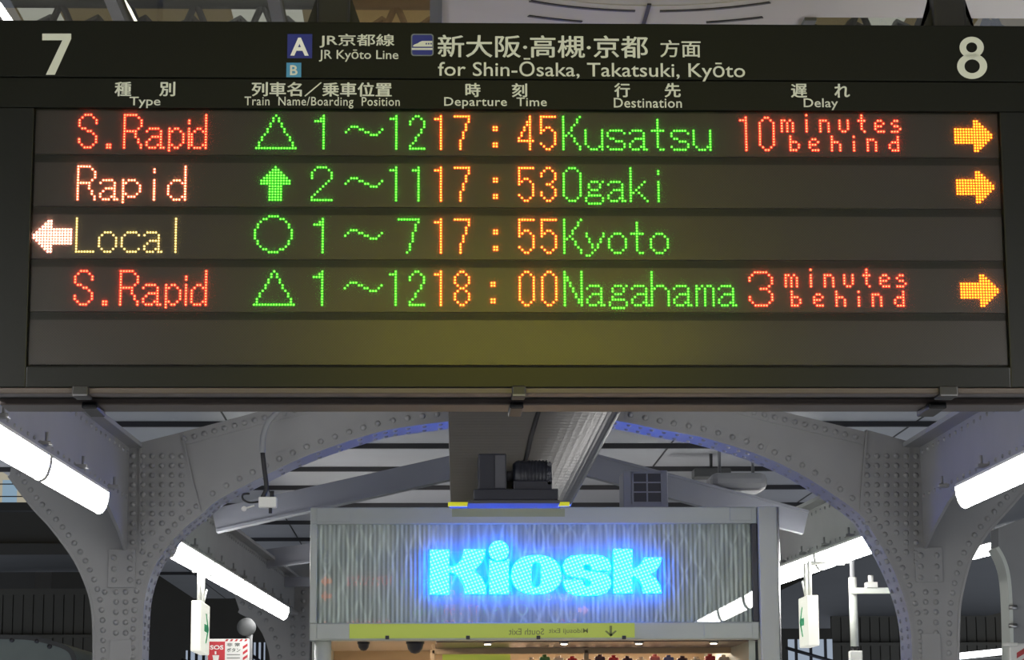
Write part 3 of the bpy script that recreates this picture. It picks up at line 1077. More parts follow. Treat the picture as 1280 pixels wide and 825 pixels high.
def girder(name, X0, k, ya, yb, label, haunch, face, top=HT, grp=None):
    """plate girder running away from the viewer; face = side of the web that carries the flanges"""
    g = thing(name, (X0+k*(ya-YA), ya, HB), label, 'girder', grp)

    def X(y):
        return X0+k*(y-YA)
    pts = [(ya, top), (yb, top)]
    if haunch:
        pts += [(yb, at(163, 688, YA).z), (yb-.25, at(163, 668, YA).z), (yb-.65, HB-.05), (yb-.95, HB)]
    else:
        pts += [(yb, HB)]
    pts += [(ya, HB)]
    m = MB()
    m.prism([(X(y), y, z) for y, z in pts], (-.018*face, 0, 0))
    n = int((yb-ya)/.14)
    for i in range(n):
        y = ya+(yb-ya)*(i+.5)/n
        for z in (top-.05, HB+.045):
            m.dome((X(y), y, z), (face, 0, 0), .013)
    m.build('web', 'steel_paint', g)
    for z0, z1, nm in ((top-.014, top+.012, 'top_flange'), (HB-.012, HB+.012, 'bottom_flange')):
        m = MB()
        yy = yb-.9 if (haunch and nm == 'bottom_flange') else yb
        w0, w1 = sorted((-.10*face, .045*face)) if nm == 'bottom_flange' else (-.10, .075)
        m.prism([(X(ya)+w0, ya, z0), (X(ya)+w1, ya, z0), (X(yy)+w1, yy, z0), (X(yy)+w0, yy, z0)], (0, 0, z1-z0))
        m.build(nm, 'steel_paint', g)
    # clamps that hold the lamps
    y = ya+.4
    while y < yb-.6:
        m = MB().bbox(X(y)+face*.055-.03, X(y)+face*.055+.03, y-.035, y+.035, HB+.012, HB+.03, .004)
        m.tube([(X(y)+face*.06, y, HB+.02), (X(y)+face*.06, y, HB+.075)], .008, 6)
        m.build('lamp_clamp', 'steel_paint', g)
        y += .72 if ya > 0 else .9
    return g


girder('plate_girder', XGL, KL, -12, YA-.012, 'riveted girder running toward the viewer at the left column', True, 1)
girder('plate_girder', XGR, KR, -12, YA-.012, 'riveted girder running toward the viewer at the right column', True, -1)
gl_a, gl_b = at_z(212, 691, EYE+1.286), at_z(355, 771, EYE+1.286)
kl_ = (gl_b.x-gl_a.x)/(gl_b.y-gl_a.y)
gr_a, gr_b = at_z(1098, 683, EYE+1.286), at_z(968, 728, EYE+1.286)
kr_ = (gr_b.x-gr_a.x)/(gr_b.y-gr_a.y)
girder('plate_girder', gl_a.x+kl_*(YA-gl_a.y)-.045, kl_, YA+DA+.02, 24.0, 'riveted girder running away behind the left column', False, 1)
girder('plate_girder', gr_a.x+kr_*(YA-gr_a.y)+.045, kr_, YA+DA+.02, 24.0, 'riveted girder running away behind the right column', False, -1)


# ------------------------------------------------------------------ fluorescent lamps
def lamp(xa, ya, xb, yb, z, label, grp, w=.05):
    d = Vector((xb-xa, yb-ya, 0))
    l = d.length
    d.normalize()
    nx = Vector((d.y, -d.x, 0))
    o = thing('fluorescent_lamp', ((xa+xb)/2, (ya+yb)/2, z), label, 'lamp', grp)
    A, B = Vector((xa, ya, z)), Vector((xb, yb, z))
    m = MB()
    prof = [(-w, .082), (w, .082), (w*.9, .10), (-w*.9, .10)]
    m.prism([A+nx*u+Vector((0, 0, h)) for u, h in prof], d*l)
    m.build('housing', 'white_plastic', o)
    m = MB()
    prof = [(w*1.0*math.cos(math.pi*k/8), .082-.112*math.sin(math.pi*k/8)) for k in range(9)]
    m.prism([A+nx*u+Vector((0, 0, h))+d*.02 for u, h in prof], d*(l-.04))
    m.build('tube', 'tube_light', o)
    for q in (A, B-d*.02):
        m = MB()
        prof = [(w*1.05*math.cos(math.pi*k/8), .084-.117*math.sin(math.pi*k/8)) for k in range(9)]
        m.prism([q+nx*u+Vector((0, 0, h)) for u, h in prof], d*.02)
        m.build('end_cap', 'white_plastic', o)
    return o


def lamp_line(p0, p1, n, labels, grp):
    for i in range(n):
        a = p0+(p1-p0)*(i/n)
        b = p0+(p1-p0)*((i+1)/n)
        g = (b-a).normalized()*.012
        lamp(a.x+g.x, a.y+g.y, b.x-g.x, b.y-g.y, p0.z, labels[i], grp)


zl = EYE+1.286
e1 = at_z(125, 636, zl)
j1 = at_z(50, 593, zl)
dl = (j1-e1).normalized()
lamp_line(e1, j1, 1, ['glowing tube lamp beside the left column, upper end behind the next lamp'], 'lamps under the near girders')
lamp_line(j1, j1+dl*1.7, 1, ['glowing tube lamp at the left picture edge below the departure board'], 'lamps under the near girders')
k2 = j1+dl*1.7
for i in range(9):
    lamp_line(k2+dl*(2.0*i), k2+dl*(2.0*i+1.9), 1, ['tube lamp under the left girder, nearer the viewer than the board'], 'lamps under the left girder toward the viewer')
e2 = at_z(212, 691, zl)
f2 = at_z(355, 771, zl)
lamp_line(e2, f2, 4, ['glowing tube lamp just behind the arch near the left column, first of the row', 'second tube lamp of the row behind the left column',
                      'third tube lamp of the row behind the left column', 'farthest tube lamp of the row behind the left column, ending beside the kiosk'], 'lamps behind the left column')
r1 = at_z(1205, 629, zl)
r1b = at_z(1300, 586, zl)
dr = (r1b-r1).normalized()
lamp_line(r1, r1+dr*1.9, 1, ['glowing tube lamp at the right picture edge beside the right column'], 'lamps under the near girders')
for i in range(1, 10):
    lamp_line(r1+dr*(2.0*i), r1+dr*(2.0*i+1.9), 1, ['tube lamp under the right girder, nearer the viewer than the board'], 'lamps under the right girder toward the viewer')
r2 = at_z(1098, 683, zl)
r2b = at_z(968, 728, zl)
lamp_line(r2, r2b, 2, ['glowing tube lamp behind the arch, between the right column and the exit sign', 'glowing tube lamp ending behind the kiosk post, over the exit sign'], 'lamps behind the right column')
r3, r3b = at_z(1211, 697, 3.58), at_z(1252, 687, 3.58)
lamp_line(r3, r3b, 1, ['short glowing tube lamp seen between the right column and the far post'], 'lamps behind the right column')

for q_ in (r3+(r3b-r3)*.25, r3+(r3b-r3)*.75):
    o = MB().tube([(q_.x, q_.y, 3.67), (q_.x, q_.y, 3.86)], .02, 8).build('hanger_rod', 'white_plastic', bpy.data.objects[[k for k in WLOC if k.startswith('fluorescent_lamp')][-1]])
# ------------------------------------------------------------------ slanting braces and the next frame
def brace(name, p, q, w, h, label, grp):
    """box beam between two points"""
    p, q = Vector(p), Vector(q)
    t = (q-p).normalized()
    s = Vector((0, 1, 0))
    n = t.cross(s).normalized()
    m = MB()
    a = [p+s*w/2+n*h/2, p-s*w/2+n*h/2, p-s*w/2-n*h/2, p+s*w/2-n*h/2]
    m.prism(a, q-p)
    # lower lip
    lip = [p+s*w*.7-n*h/2, p-s*w*.7-n*h/2, p-s*w*.7-n*h*.62, p+s*w*.7-n*h*.62]
    m.prism(lip, q-p)
    o = m.build(name, 'brace_paint')
    return tag(o, label, 'beam', grp)


YR = 16.2
brace('slanting_brace', at(268, 650, YR), at(642, 566, YR), .10, .145, 'lilac grey slanting beam rising from the left girder to the duct', 'roof braces')
brace('slanting_brace', at(1006, 655, YR), at(672, 566, YR), .10, .145, 'lilac grey slanting beam falling from the duct past the vent box', 'roof braces')
YR2 = 21.5
brace('slanting_brace', at(330, 698, YR2), at(640, 656, YR2), .10, .15, 'smaller slanting beam beside the kiosk above the lamp row end', 'roof braces')
brace('slanting_brace', at(1030, 690, YR2), at(700, 656, YR2), .10, .15, 'far slanting beam mostly hidden by the kiosk post', 'roof braces')
m = MB().bbox(at(343, 727, 23).x, at(395, 727, 23).x, 23, 23.15, at(343, 733, 23).z, at(343, 721, 23).z, .01)
tag(m.build('cross_beam', 'brace_paint'), 'short level beam at the kiosk edge above the second column', 'beam')

# second frame column beyond the lamp row
YF = 24.0
fr = thing('steel_column', (at(372, 825, YF).x, YF, 0), 'dim riveted column with curved bracket beside the kiosk', 'column')
inner = smooth_pts([(299, 762), (318, 773), (331, 790), (339, 812), (341, 825)])
poly = [at(360, 700, YF), at(290, 735, YF)] + aY(inner, YF)
poly += [floorpt(341, 825, YF), floorpt(386, 825, YF), at(388, 700, YF)]
m = MB().prism(poly, (0, .28, 0))
for py in range(740, 830, 11):
    for px in (366, 379):
        m.dome(at(px, py, YF), (0, -1, 0), .025)
rivets_along(m, inner, -9, 11, YF, .025)
m.build('web_plate', 'steel_paint', fr)
m = MB()
pp_ = aY(inner, YF)
for i in range(len(pp_)-1):
    a, b = pp_[i], pp_[i+1]
    t = (b-a).normalized()
    n = Vector((t.z, 0, -t.x))
    m.prism([a, b, b+n*.03, a+n*.03], (0, .3, 0))
m.build('curved_flange', 'steel_paint', fr)

# neighbouring platform's column at the right edge
YN = 20.0
nc = thing('steel_column', (at(1276, 825, YN).x, YN, 0), 'grey column at the right picture edge with curved bracket', 'column')
inner = smooth_pts([(1248, 683), (1256, 697), (1262, 716), (1265, 745), (1266.5, 790), (1267, 825)])
poly = [at(1300, 640, YN), at(1248, 660, YN)] + aY(inner[:-1], YN) + [floorpt(1267, 825, YN), floorpt(1300, 825, YN)]
m = MB().prism(poly, (0, .28, 0))
m.build('web_plate', 'steel_paint', nc)
m = MB()
for py in (759, 782):
    a = at(1261, py, YN-.03)
    b = at(1271, py, YN-.03)
    m.tube([a, b], .02, 8)
m.build('bolt', 'aluminium', nc)
m = MB()
pp_ = aY(inner, YN)
for i in range(len(pp_)-1):
    a, b = pp_[i], pp_[i+1]
    t = (b-a).normalized()
    n = Vector((t.z, 0, -t.x))
    m.prism([a+Vector((0, -.01, 0)), b+Vector((0, -.01, 0)), b+n*.03+Vector((0, -.01, 0)), a+n*.03+Vector((0, -.01, 0))], (0, .3, 0))
m.build('curved_flange', 'kiosk_post', nc)

# ================================================================== kiosk
YK = 14.7
kx0, kx1, kzb, kzt = rect(387.5, 947.5, 800, 634, YK)
kio = thing('kiosk', ((kx0+kx1)/2, YK+1.2, 0), 'grey kiosk with a wavy fascia and glowing blue letters reading Kiosk', 'kiosk')
zA = at(668, 655, YK).z      # top of the cladding
zB = at(668, 778, YK).z      # bottom of the cladding
YKB = YK+2.6
# top and bottom rails, mullions
MB().bbox(kx0, kx1, YK-.01, YK+.12, zA, kzt, .006).build('top_rail', 'kiosk_frame', kio)
MB().bbox(kx0, kx1, YK-.008, YK+.12, kzb, zB, .006).build('bottom_rail', 'kiosk_frame', kio)
xa, xb, _, _ = rect(387.5, 396, 655, 778, YK)
MB().bbox(xa, xb, YK-.012, YK+.12, zB, zA, .004).build('mullion', 'kiosk_frame', kio)
xa2, xb2, _, _ = rect(940, 947.5, 655, 778, YK)
MB().bbox(xa2, xb2, YK-.012, YK+.12, zB, zA, .004).build('mullion', 'kiosk_dark', kio, 'dark right mullion')
for px0, px1, py0, py1 in ((396, 439, 634.5, 654), (912, 939, 634, 652), (396, 437, 779, 800), (880, 940, 778, 799)):
    x0, x1, z0, z1 = rect(px0, px1, py0, py1, YK)
    MB().bbox(x0, x1, YK-.018, YK-.008, z0+.004, z1-.004, .003).build('rail_cover', 'kiosk_frame', kio)
x0, x1, z0, z1 = rect(565, 706, 636, 646, YK-.011)  # reflection of the duct's yellow strips, put in as a coloured plate
MB().box(x0, x1, YK-.014, YK-.010, z0, z1).build('rail_reflection', 'pale_yellow', kio, 'painted pale yellow reflection on the top rail')
MB().box(xb, xa2, YK+.03, YK+.04, zB, zA).build('wavy_cladding', 'wavy_cladding', kio)
# roof, side walls, interior
MB().box(kx0+.01, kx1-.01, YK+.12, YKB, kzt-.10, kzt-.02).build('roof', 'kiosk_frame', kio)
MB().box(kx0+.01, kx0+.05, YK+.13, YKB, 0, kzt-.10).build('side_wall', 'kiosk_frame', kio)
MB().box(kx1-.05, kx1-.01, YK+.13, YKB, 0, kzt-.10).build('side_wall', 'kiosk_frame', kio)
MB().box(kx0+.05, kx1-.05, YKB-.05, YKB, 0, kzt-.10).build('back_wall', 'warm_wall', kio)
zc = kzb+.045
MB().box(kx0+.05, kx1-.05, YK+.12, YKB-.05, zc, zc+.04).build('inner_ceiling', 'warm_ceiling', kio)
# header over the shop window
x0, x1, _, _ = rect(545, 948, 800, 806, YK+.1)
MB().bbox(x0, x1, YK+.13, YK+1.0, kzb-.006, zc-.002, .004).build('header_soffit', 'header_dark', kio, 'dark soffit over the shop window')
x0, x1, z0, z1 = rect(540, 935, 815, 810, YK+1.02)
MB().bbox(x0, x1, YK+1.02, YK+1.08, z0-.01, z1+.03, .004).build('shelf_cornice', 'warm_wall', kio)
for px in (541, 733, 935):
    x0, x1, z0, z1 = rect(px-3, px+3, 825, 812, YK+1.02)
    MB().bbox(x0, x1, YK+1.02, YK+1.08, .1, z1, .004).build('shelf_post', 'warm_wall', kio)
x0, x1, z0, z1 = rect(553, 638, 850, 816, YK+1.1)
MB().box(x0, x1, YK+1.10, YK+1.11, z0, z1).build('poster', 'yellow_green', kio, 'yellow green poster')
# downlights in the header
for px, py in ((609.5, 803), (705, 803), (798.5, 802.5), (892, 801.5)):
    c = at(px, py+.6, YK+.2)
    m = MB()
    m.tube([(c.x, c.y, kzb-.016), (c.x, c.y, kzb-.004)], .030, 14)
    o = m.build('downlight_rim', 'aluminium', kio)
    MB().tube([(c.x, c.y, kzb-.020), (c.x, c.y, kzb-.0155)], .020, 14).build('downlight_lens', 'downlight', o)
# goods on the upper shelf
sx0, sx1 = at(655, 820, YK+1.17).x, at(930, 820, YK+1.17).x
zs = at(800, 838, YK+1.17).z
MB().box(at(545, 820, YK+1.2).x, sx1+.02, YK+1.09, YK+1.5, zs-.02, zs).build('shelf_board', 'wood', kio)
cols = [('pack_red', (.40, .03, .05)), ('pack_white', (.6, .58, .55)), ('pack_dark', (.06, .03, .06)), ('pack_green', (.06, .22, .08)), ('pack_pink', (.5, .16, .2)), ('pack_blue', (.08, .12, .35))]
for n_, c_2 in cols:
    pbr(n_, c_2, .4)
order = ['pack_white', 'pack_green', 'pack_white', 'pack_red', 'pack_dark', 'pack_dark', 'pack_red', 'pack_dark', 'pack_white', 'pack_pink', 'pack_blue', 'pack_dark', 'pack_white', 'pack_red', 'pack_white', 'pack_pink']
names = {'pack_white': 'white', 'pack_green': 'green', 'pack_red': 'red', 'pack_dark': 'dark', 'pack_pink': 'pink', 'pack_blue': 'blue'}
ordw = ['first', 'second', 'third', 'fourth', 'fifth', 'sixth', 'seventh', 'eighth', 'ninth', 'tenth', 'eleventh', 'twelfth', 'thirteenth', 'fourteenth', 'fifteenth', 'last']
for i, mt in enumerate(order):
    x = sx0+(sx1-sx0)*(i+.5)/len(order)
    hh = .075+.018*((i*7) % 4)/3
    m = MB().bbox(x-.034, x+.034, YK+1.14, YK+1.20, zs, zs+hh, .008)
    m.tube([(x, YK+1.17, zs+hh-.004), (x, YK+1.17, zs+hh+.014)], .016, 10)
    tag(m.build('snack_pack', mt), names[mt]+' pack on the kiosk shelf, '+ordw[i]+' from the poster side', 'snack pack', 'packs on the kiosk shelf')
# glass over the fascia
MB().box(xb, xa2, YK-.004, YK+.002, zB+.0, zA).build('glass_pane', 'pane_glass', kio)
x0, x1, z0, z1 = rect(437, 793, 779.5, 797.5, YK)  # mirror image of a yellow sign, built as a solid strip
ys_ = MB().box(x0, x1, YK-.020, YK-.010, z0, z1).build('sign_reflection', 'yellow_green', kio, 'painted reflection of a yellow green sign under the fascia')
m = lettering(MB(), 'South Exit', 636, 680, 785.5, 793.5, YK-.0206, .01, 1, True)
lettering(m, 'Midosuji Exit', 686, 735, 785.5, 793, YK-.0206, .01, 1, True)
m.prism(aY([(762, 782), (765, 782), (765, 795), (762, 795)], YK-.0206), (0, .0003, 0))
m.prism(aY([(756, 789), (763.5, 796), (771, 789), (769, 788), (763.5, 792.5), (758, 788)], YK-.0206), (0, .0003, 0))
m.build('mirrored_lettering', 'reflection_print', ys_)
for px in (484, 585, 673, 780):
    p = at(px, 797, YK-.02)
    MB().bbox(p.x-.012, p.x+.012, YK-.03, YK-.008, p.z-.01, p.z+.012, .003).build('clip', 'kiosk_dark', ys_)
# posts
x0, x1, _, zp = rect(948.5, 971.5, 700, 633, YK-.06)
po = MB().bbox(x0, x1, YK-.06, YK+.10, 0, zp, .006).build('corner_post', 'kiosk_post', kio, 'pale corner post')
x1b = at(975.5, 700, YK-.06).x
MB().bbox(x1+.0005, x1b, YK-.05, YK+.08, 0, zp, .004).build('post_trim', 'chrome', po, 'shiny metal edge of the post')
p0 = at(403.5, 812, YK+.06)
MB().tube([(p0.x, YK+.07, 0), (p0.x, YK+.07, kzb+.002)], .052, 20).build('round_post', 'kiosk_post', kio, 'round white post at the left end')

# letters
YL = YK-.045


def letter(polys, name, holes=()):
    """raised letter: glowing face, blue side returns and a slightly larger blue halo plate behind"""
    m = MB()
    for pl in polys:
        m.prism(aY(pl, YL), (0, .012, 0))
    m2 = MB()
    for pl in polys:
        cx = sum(p[0] for p in pl)/len(pl)
        cy = sum(p[1] for p in pl)/len(pl)
        n = len(pl)
        area = sum(pl[i][0]*pl[(i+1) % n][1]-pl[(i+1) % n][0]*pl[i][1] for i in range(n))
        sg = 1 if area > 0 else -1
        off_ = []
        for i in range(n):
            (xp, yp), (x, y), (xn, yn) = pl[i-1], pl[i], pl[(i+1) % n]
            d1 = Vector((x-xp, y-yp)).normalized()
            d2_ = Vector((xn-x, yn-y)).normalized()
            nn = Vector((d1.y+d2_.y, -(d1.x+d2_.x)))
            if nn.length < 1e-6:
                nn = Vector((d1.y, -d1.x))
            nn.normalize()
            off_.append((x+nn.x*sg*.25, y+nn.y*sg*.25))
        m2.prism(aY(off_, YL+.0125), (0, .026, 0))
    o = m.build('sign_letter', 'letter_face', kio, 'glowing letter '+name)
    m2.build('letter_halo', 'letter_blue', o, 'blue halo plate')


def Q(pts, ox, oy, s):
    return [(ox+x/s, oy+y/s) for x, y in pts]


K_ = Q([(633, 270), (730, 270), (730, 354), (752, 352), (775, 340), (793, 318), (802, 292), (804, 268), (913, 268), (909, 300), (893, 335), (868, 360), (842, 373),
        (870, 387), (895, 412), (911, 450), (917, 491), (811, 491), (806, 455), (792, 418), (768, 393), (730, 381), (730, 493), (633, 493)], 380, 620, 4.023)
letter([K_], 'K')
stem = Q([(933, 318), (950, 328), (980, 333), (1010, 328), (1030, 316), (1030, 492), (933, 492)], 380, 620, 4.023)
dot = [(623.6+12.4*math.cos(2*math.pi*k/28), 688.4+12.4*math.sin(2*math.pi*k/28)) for k in range(28)]
letter([stem, dot], 'i')


def sup(cx, cy, a, b, n, k0, k1, kn):
    out = []
    for k in range(kn+1):
        t = math.radians(k0+(k1-k0)*k/kn)
        c, s = math.cos(t), math.sin(t)
        out.append((cx+a*math.copysign(abs(c)**(2/n), c), cy+b*math.copysign(abs(s)**(2/n), s)))
    return out


ocx, ocy = 670.4, 718.2
o_l = sup(ocx, ocy, 31.2, 24.2, 2.3, 90, 270, 24) + sup(ocx, ocy+.3, 6.2, 15.7, 3.0, 270, 90, 18)
o_r = sup(ocx, ocy, 31.2, 24.2, 2.3, -90, 90, 24) + sup(ocx, ocy+.3, 6.2, 15.7, 3.0, 90, -90, 18)
letter([o_l, o_r], 'o')
S_ = Q([(415, 372), (414, 345), (405, 318), (375, 300), (330, 295), (270, 295), (215, 299), (187, 318), (174, 350), (182, 380), (207, 398), (250, 407), (300, 413), (315, 427), (312, 445),
        (295, 452), (278, 445), (272, 420), (178, 420), (180, 450), (195, 475), (230, 493), (290, 498), (350, 495), (395, 480), (415, 450), (415, 420), (400, 395), (365, 382), (310, 376),
        (280, 370), (274, 355), (282, 342), (298, 339), (314, 348), (318, 372)], 660, 620, 4.0)
letter([S_], 's')
k_ = Q([(428, 265), (522, 265), (522, 366), (545, 357), (565, 340), (578, 320), (582, 308), (670, 308), (660, 342), (640, 372), (607, 391), (640, 412), (660, 445), (668, 485), (577, 485),
        (571, 450), (556, 420), (540, 405), (522, 398), (522, 485), (428, 485)], 660, 620, 4.0)
letter([k_], 'k')

# dome cameras under the kiosk header
for px, r_, lab in ((454.5, .040, 'black dome camera under the kiosk ceiling beside the round post'), (519, .058, 'larger black dome camera under the kiosk ceiling, next to the shop window')):
    c = at(px, 806, YK+.35)
    d = thing('dome_camera', (c.x, YK+.35, zc), lab, 'camera')
    MB().tube([(c.x, YK+.35, zc), (c.x, YK+.35, zc-.05)], r_, 18).build('mount', 'machine_dark', d)
    m = MB()
    m.dome((c.x, YK+.35, zc-.05), (0, 0, -1), r_*.93, r_*1.1, 18)
    m.build('dome', 'kiosk_dark', d)
MB().box(at(480, 806, YK+.5).x, at(505, 806, YK+.5).x, YK+.45, YK+.95, zc-.004, zc).build('ceiling_or_added_panel_light', 'shop_light', kio)
MB().box(at(600, 806, YK+.5).x, at(900, 806, YK+.5).x, YK+1.5, YK+1.9, zc-.004, zc).build('ceiling_or_added_panel_light', 'shop_light', kio)  # extra panel added to brighten the kiosk interior

# ------------------------------------------------------------------ on and over the kiosk roof
# stainless clad box hanging from the canopy in front of the arch crown
zr_ = kzt-.02
YD = 13.14
b_l, b_r = at(563.5, 628, YD), at(716, 628, YD)
t_l, t_r = at(560.5, 511, YD), at(778, 511, YD)
f_ = (CEIL-b_l.z)/(t_l.z-b_l.z)
tl, tr = b_l+(t_l-b_l)*f_, b_r+(t_r-b_r)*f_
duct = thing('hanging_duct', ((b_l.x+b_r.x)/2, YD+.1, b_l.z), 'shiny ribbed steel duct hanging between the departure board and the kiosk', 'duct')
m = MB()
nseg = 14


def dsec(pl, pr):
    # flat front that rounds off towards the right side
    w = pr.x-pl.x
    out = [Vector((pl.x, YD+.22, pl.z)), Vector((pl.x, YD, pl.z)), Vector((pl.x+w*.55, YD, pl.z))]
    for k in range(1, nseg+1):
        t = k/nseg*math.pi/2
        out.append(Vector((pl.x+w*.55+w*.45*math.sin(t), YD+.16*(1-math.cos(t)), pl.z)))
    out.append(Vector((pr.x, YD+.22, pl.z)))
    return out


sb_, st_ = dsec(b_l, b_r), dsec(Vector((tl.x, YD, CEIL)), Vector((tr.x, YD, CEIL)))
n = len(sb_)
m.add(sb_+st_, [(i, (i+1) % n, (i+1) % n+n, i+n) for i in range(n)] + [tuple(range(n)), tuple(range(n, 2*n))])
m.build('duct_sheet', 'stainless_ribbed', duct)
for px0, px1 in ((560, 612), (682, 712)):
    x0, x1, z0, z1 = rect(px0, px1, 629, 634, YD)
    MB().bbox(x0, x1, YD-.01, YD+.03, b_l.z-.022, b_l.z+.001, .003).build('yellow_edge_strip', 'yellow_strip', duct, 'bright yellow strip on the lower edge')
MB().box(b_l.x-.004, b_r.x-.06, YD+.03, YD+.21, b_l.z-.012, b_l.z).build('bottom_plate', 'machine_grey', duct)
m = MB()
m.tube([at(676, 505, YD-.012), at(664, 545, YD-.012), at(656, 580, YD-.02), at(655, 590, YD-.06)], .013, 8)
m.build('cable', 'cable_dark', duct)

Ym = YD-.30
mu = thing('motor_unit', (at(645, 625, Ym).x, Ym+.15, at(645, 625, Ym).z), 'black motor unit on a tray fixed before the steel duct', 'machine')
x0, x1, z0, z1 = rect(592, 698, 624.5, 611, Ym)
MB().bbox(x0-.03, x1+.01, Ym+.02, YD-.002, z0-.018, z0, .004).build('base_pad', 'machine_grey', mu)
MB().bbox(x0, x1, Ym, YD-.003, z0, z1, .006).build('tray', 'machine_dark', mu)
xb0, xb1, _, zt_ = rect(598, 633, 567, 600, Ym+.04)
MB().bbox(xb0, xb1, Ym+.04, YD-.004, z1, zt_, .006).build('control_box', 'machine_dark', mu)
xx0, xx1, _, _ = rect(619, 631, 568, 600, Ym+.035)
MB().box(xx0, xx1, Ym+.034, Ym+.041, z1+.01, zt_-.01).build('box_panel', 'machine_grey', mu)
c0, c1 = at(641, 592, Ym+.14), at(689, 592, Ym+.14)
zmt = at(660, 574, Ym+.06).z
zm = (z1+zmt)/2
rr = (zmt-z1)/2
m = MB().tube([(c0.x, Ym+.14, zm), (c0.x+.02, Ym+.14, zm), (c1.x-.03, Ym+.14, zm), (c1.x, Ym+.14, zm)], [rr*.8, rr, rr, rr*.8], 22)
for k in range(9):
    x = c0.x+.03+(c1.x-c0.x-.06)*k/8
    m.tube([(x, Ym+.14, zm), (x+.006, Ym+.14, zm)], rr+.005, 22)
m.build('motor_body', 'machine_dark', mu)
MB().bbox(c0.x, c1.x, Ym+.05, Ym+.23, z1, zm-rr*.4, .006).build('motor_foot', 'machine_dark', mu)
for py in (580, 592, 603):
    p = at(687, py, Ym+.05)
    MB().tube([p, p+Vector((0, .05, 0))], .012, 10).build('bolt_head', 'machine_grey', mu)
p, q = at(632, 590, Ym+.12), at(642, 590, Ym+.12)
MB().tube([(p.x, Ym+.14, zm), (q.x, Ym+.14, zm)], .03, 12).build('shaft', 'machine_grey', mu)

Yv = YK+.45
vb = thing('vent_box', (at(806, 628, Yv).x, Yv, zr_+.001), 'grey vent box with a dark barred opening on the kiosk roof', 'vent box')
x0, x1, z0, z1 = rect(779, 835, 629, 588, Yv)
MB().bbox(x0, x1, Yv, Yv+.32, zr_+.001, z1, .008).build('casing', 'brace_paint', vb)
a, b, c, d = rect(792, 826, 627, 592, Yv-.004)
MB().box(a, b, Yv-.004, Yv, c, d).build('dark_opening', 'kiosk_dark', vb)
m = MB()
for px in (809,):
    x = at(px, 610, Yv-.01).x
    m.box(x-.005, x+.005, Yv-.012, Yv-.003, c, d)
for py in (603, 615):
    z = at(809, py, Yv-.01).z
    m.box(a, b, Yv-.012, Yv-.003, z-.004, z+.004)
for xx in (a-.012, b):
    m.box(xx, xx+.012, Yv-.014, Yv-.002, c-.01, d+.012)
m.box(a-.012, b+.012, Yv-.014, Yv-.002, d, d+.012)
m.build('grille_bar', 'brace_paint', vb)

# rounded unit hung under the roof
Yu = 16.2
un = thing('ceiling_unit', (at(910, 600, Yu).x, Yu, at(910, 600, Yu).z), 'rounded pale grey unit hung under the roof right of the vent box', 'ceiling unit')
x0, x1, z0, z1 = rect(889, 960, 612, 590, Yu)
MB().bbox(x0, x1, Yu, Yu+.35, z0, z1, .045).build('casing', 'steel_paint_plain', un)
m = MB()
for x in (x0+.08, x1-.08):
    m.tube([(x, Yu+.17, z1-.01), (x, Yu+.17, CEIL)], .012, 8)
m.build('hanger_rod', 'steel_paint_plain', un)
x0, x1, z0, z1 = rect(868, 914, 596, 585, 17.4)
o = MB().bbox(x0, x1, 17.4, 17.6, z0, z1, .01)
o.tube([((x0+x1)/2, 17.5, z1-.004), ((x0+x1)/2, 17.5, CEIL)], .012, 8)
tag(o.build('junction_box', 'far_grey'), 'flat grey box under the roof behind the rounded unit', 'junction box')

# ------------------------------------------------------------------ hanging junction box by the left arch
Yj = 13.3
jb = thing('cable_box', (at(334, 628, Yj).x, Yj, at(334, 636, Yj).z), 'small white cable box hanging from a conduit before the left arch', 'cable box')
x0, x1, z0, z1 = rect(323.5, 346, 635, 621.5, Yj)
MB().bbox(x0, x1, Yj-.03, Yj+.03, z0, z1, .006).build('casing', 'white_plastic', jb)
m = MB()
m.tube([Vector((at(352, 470, Yj).x, Yj, CEIL))]+aY(smooth_pts([(352, 470), (350, 500), (345, 516), (335, 528), (329, 545), (328, 566)]), Yj), .017, 10)
m.build('conduit', 'conduit', jb)
m = MB()
m.tube(aY(smooth_pts([(328, 564), (331, 590), (333, 610), (328, 622)]), Yj), .013, 8)
m.build('cable', 'cable_dark', jb)
m = MB()
m.tube(aY(smooth_pts([(324, 627), (312, 628), (304, 624), (304, 618), (312, 617)], 4), Yj), .006, 6)
m.build('loose_wire', 'cable_dark', jb)
m = MB()
p = at(340, 619, Yj)
m.tube([(p.x, Yj, z1-.002), (p.x, Yj, z1+.035)], .012, 8)
p = at(338, 638, Yj)
m.tube([(p.x, Yj, z0-.03), (p.x, Yj, z0+.002)], .010, 8)
m.build('cable_gland', 'cable_dark', jb)
m = MB()
p = at(305, 636, Yj)
m.dome(p, (0, -1, 0), .016)
m.dome(p, (0, 1, 0), .016)
m.tube([p, at(318, 632, Yj)], .005, 6)
m.build('plug', 'white_plastic', jb)


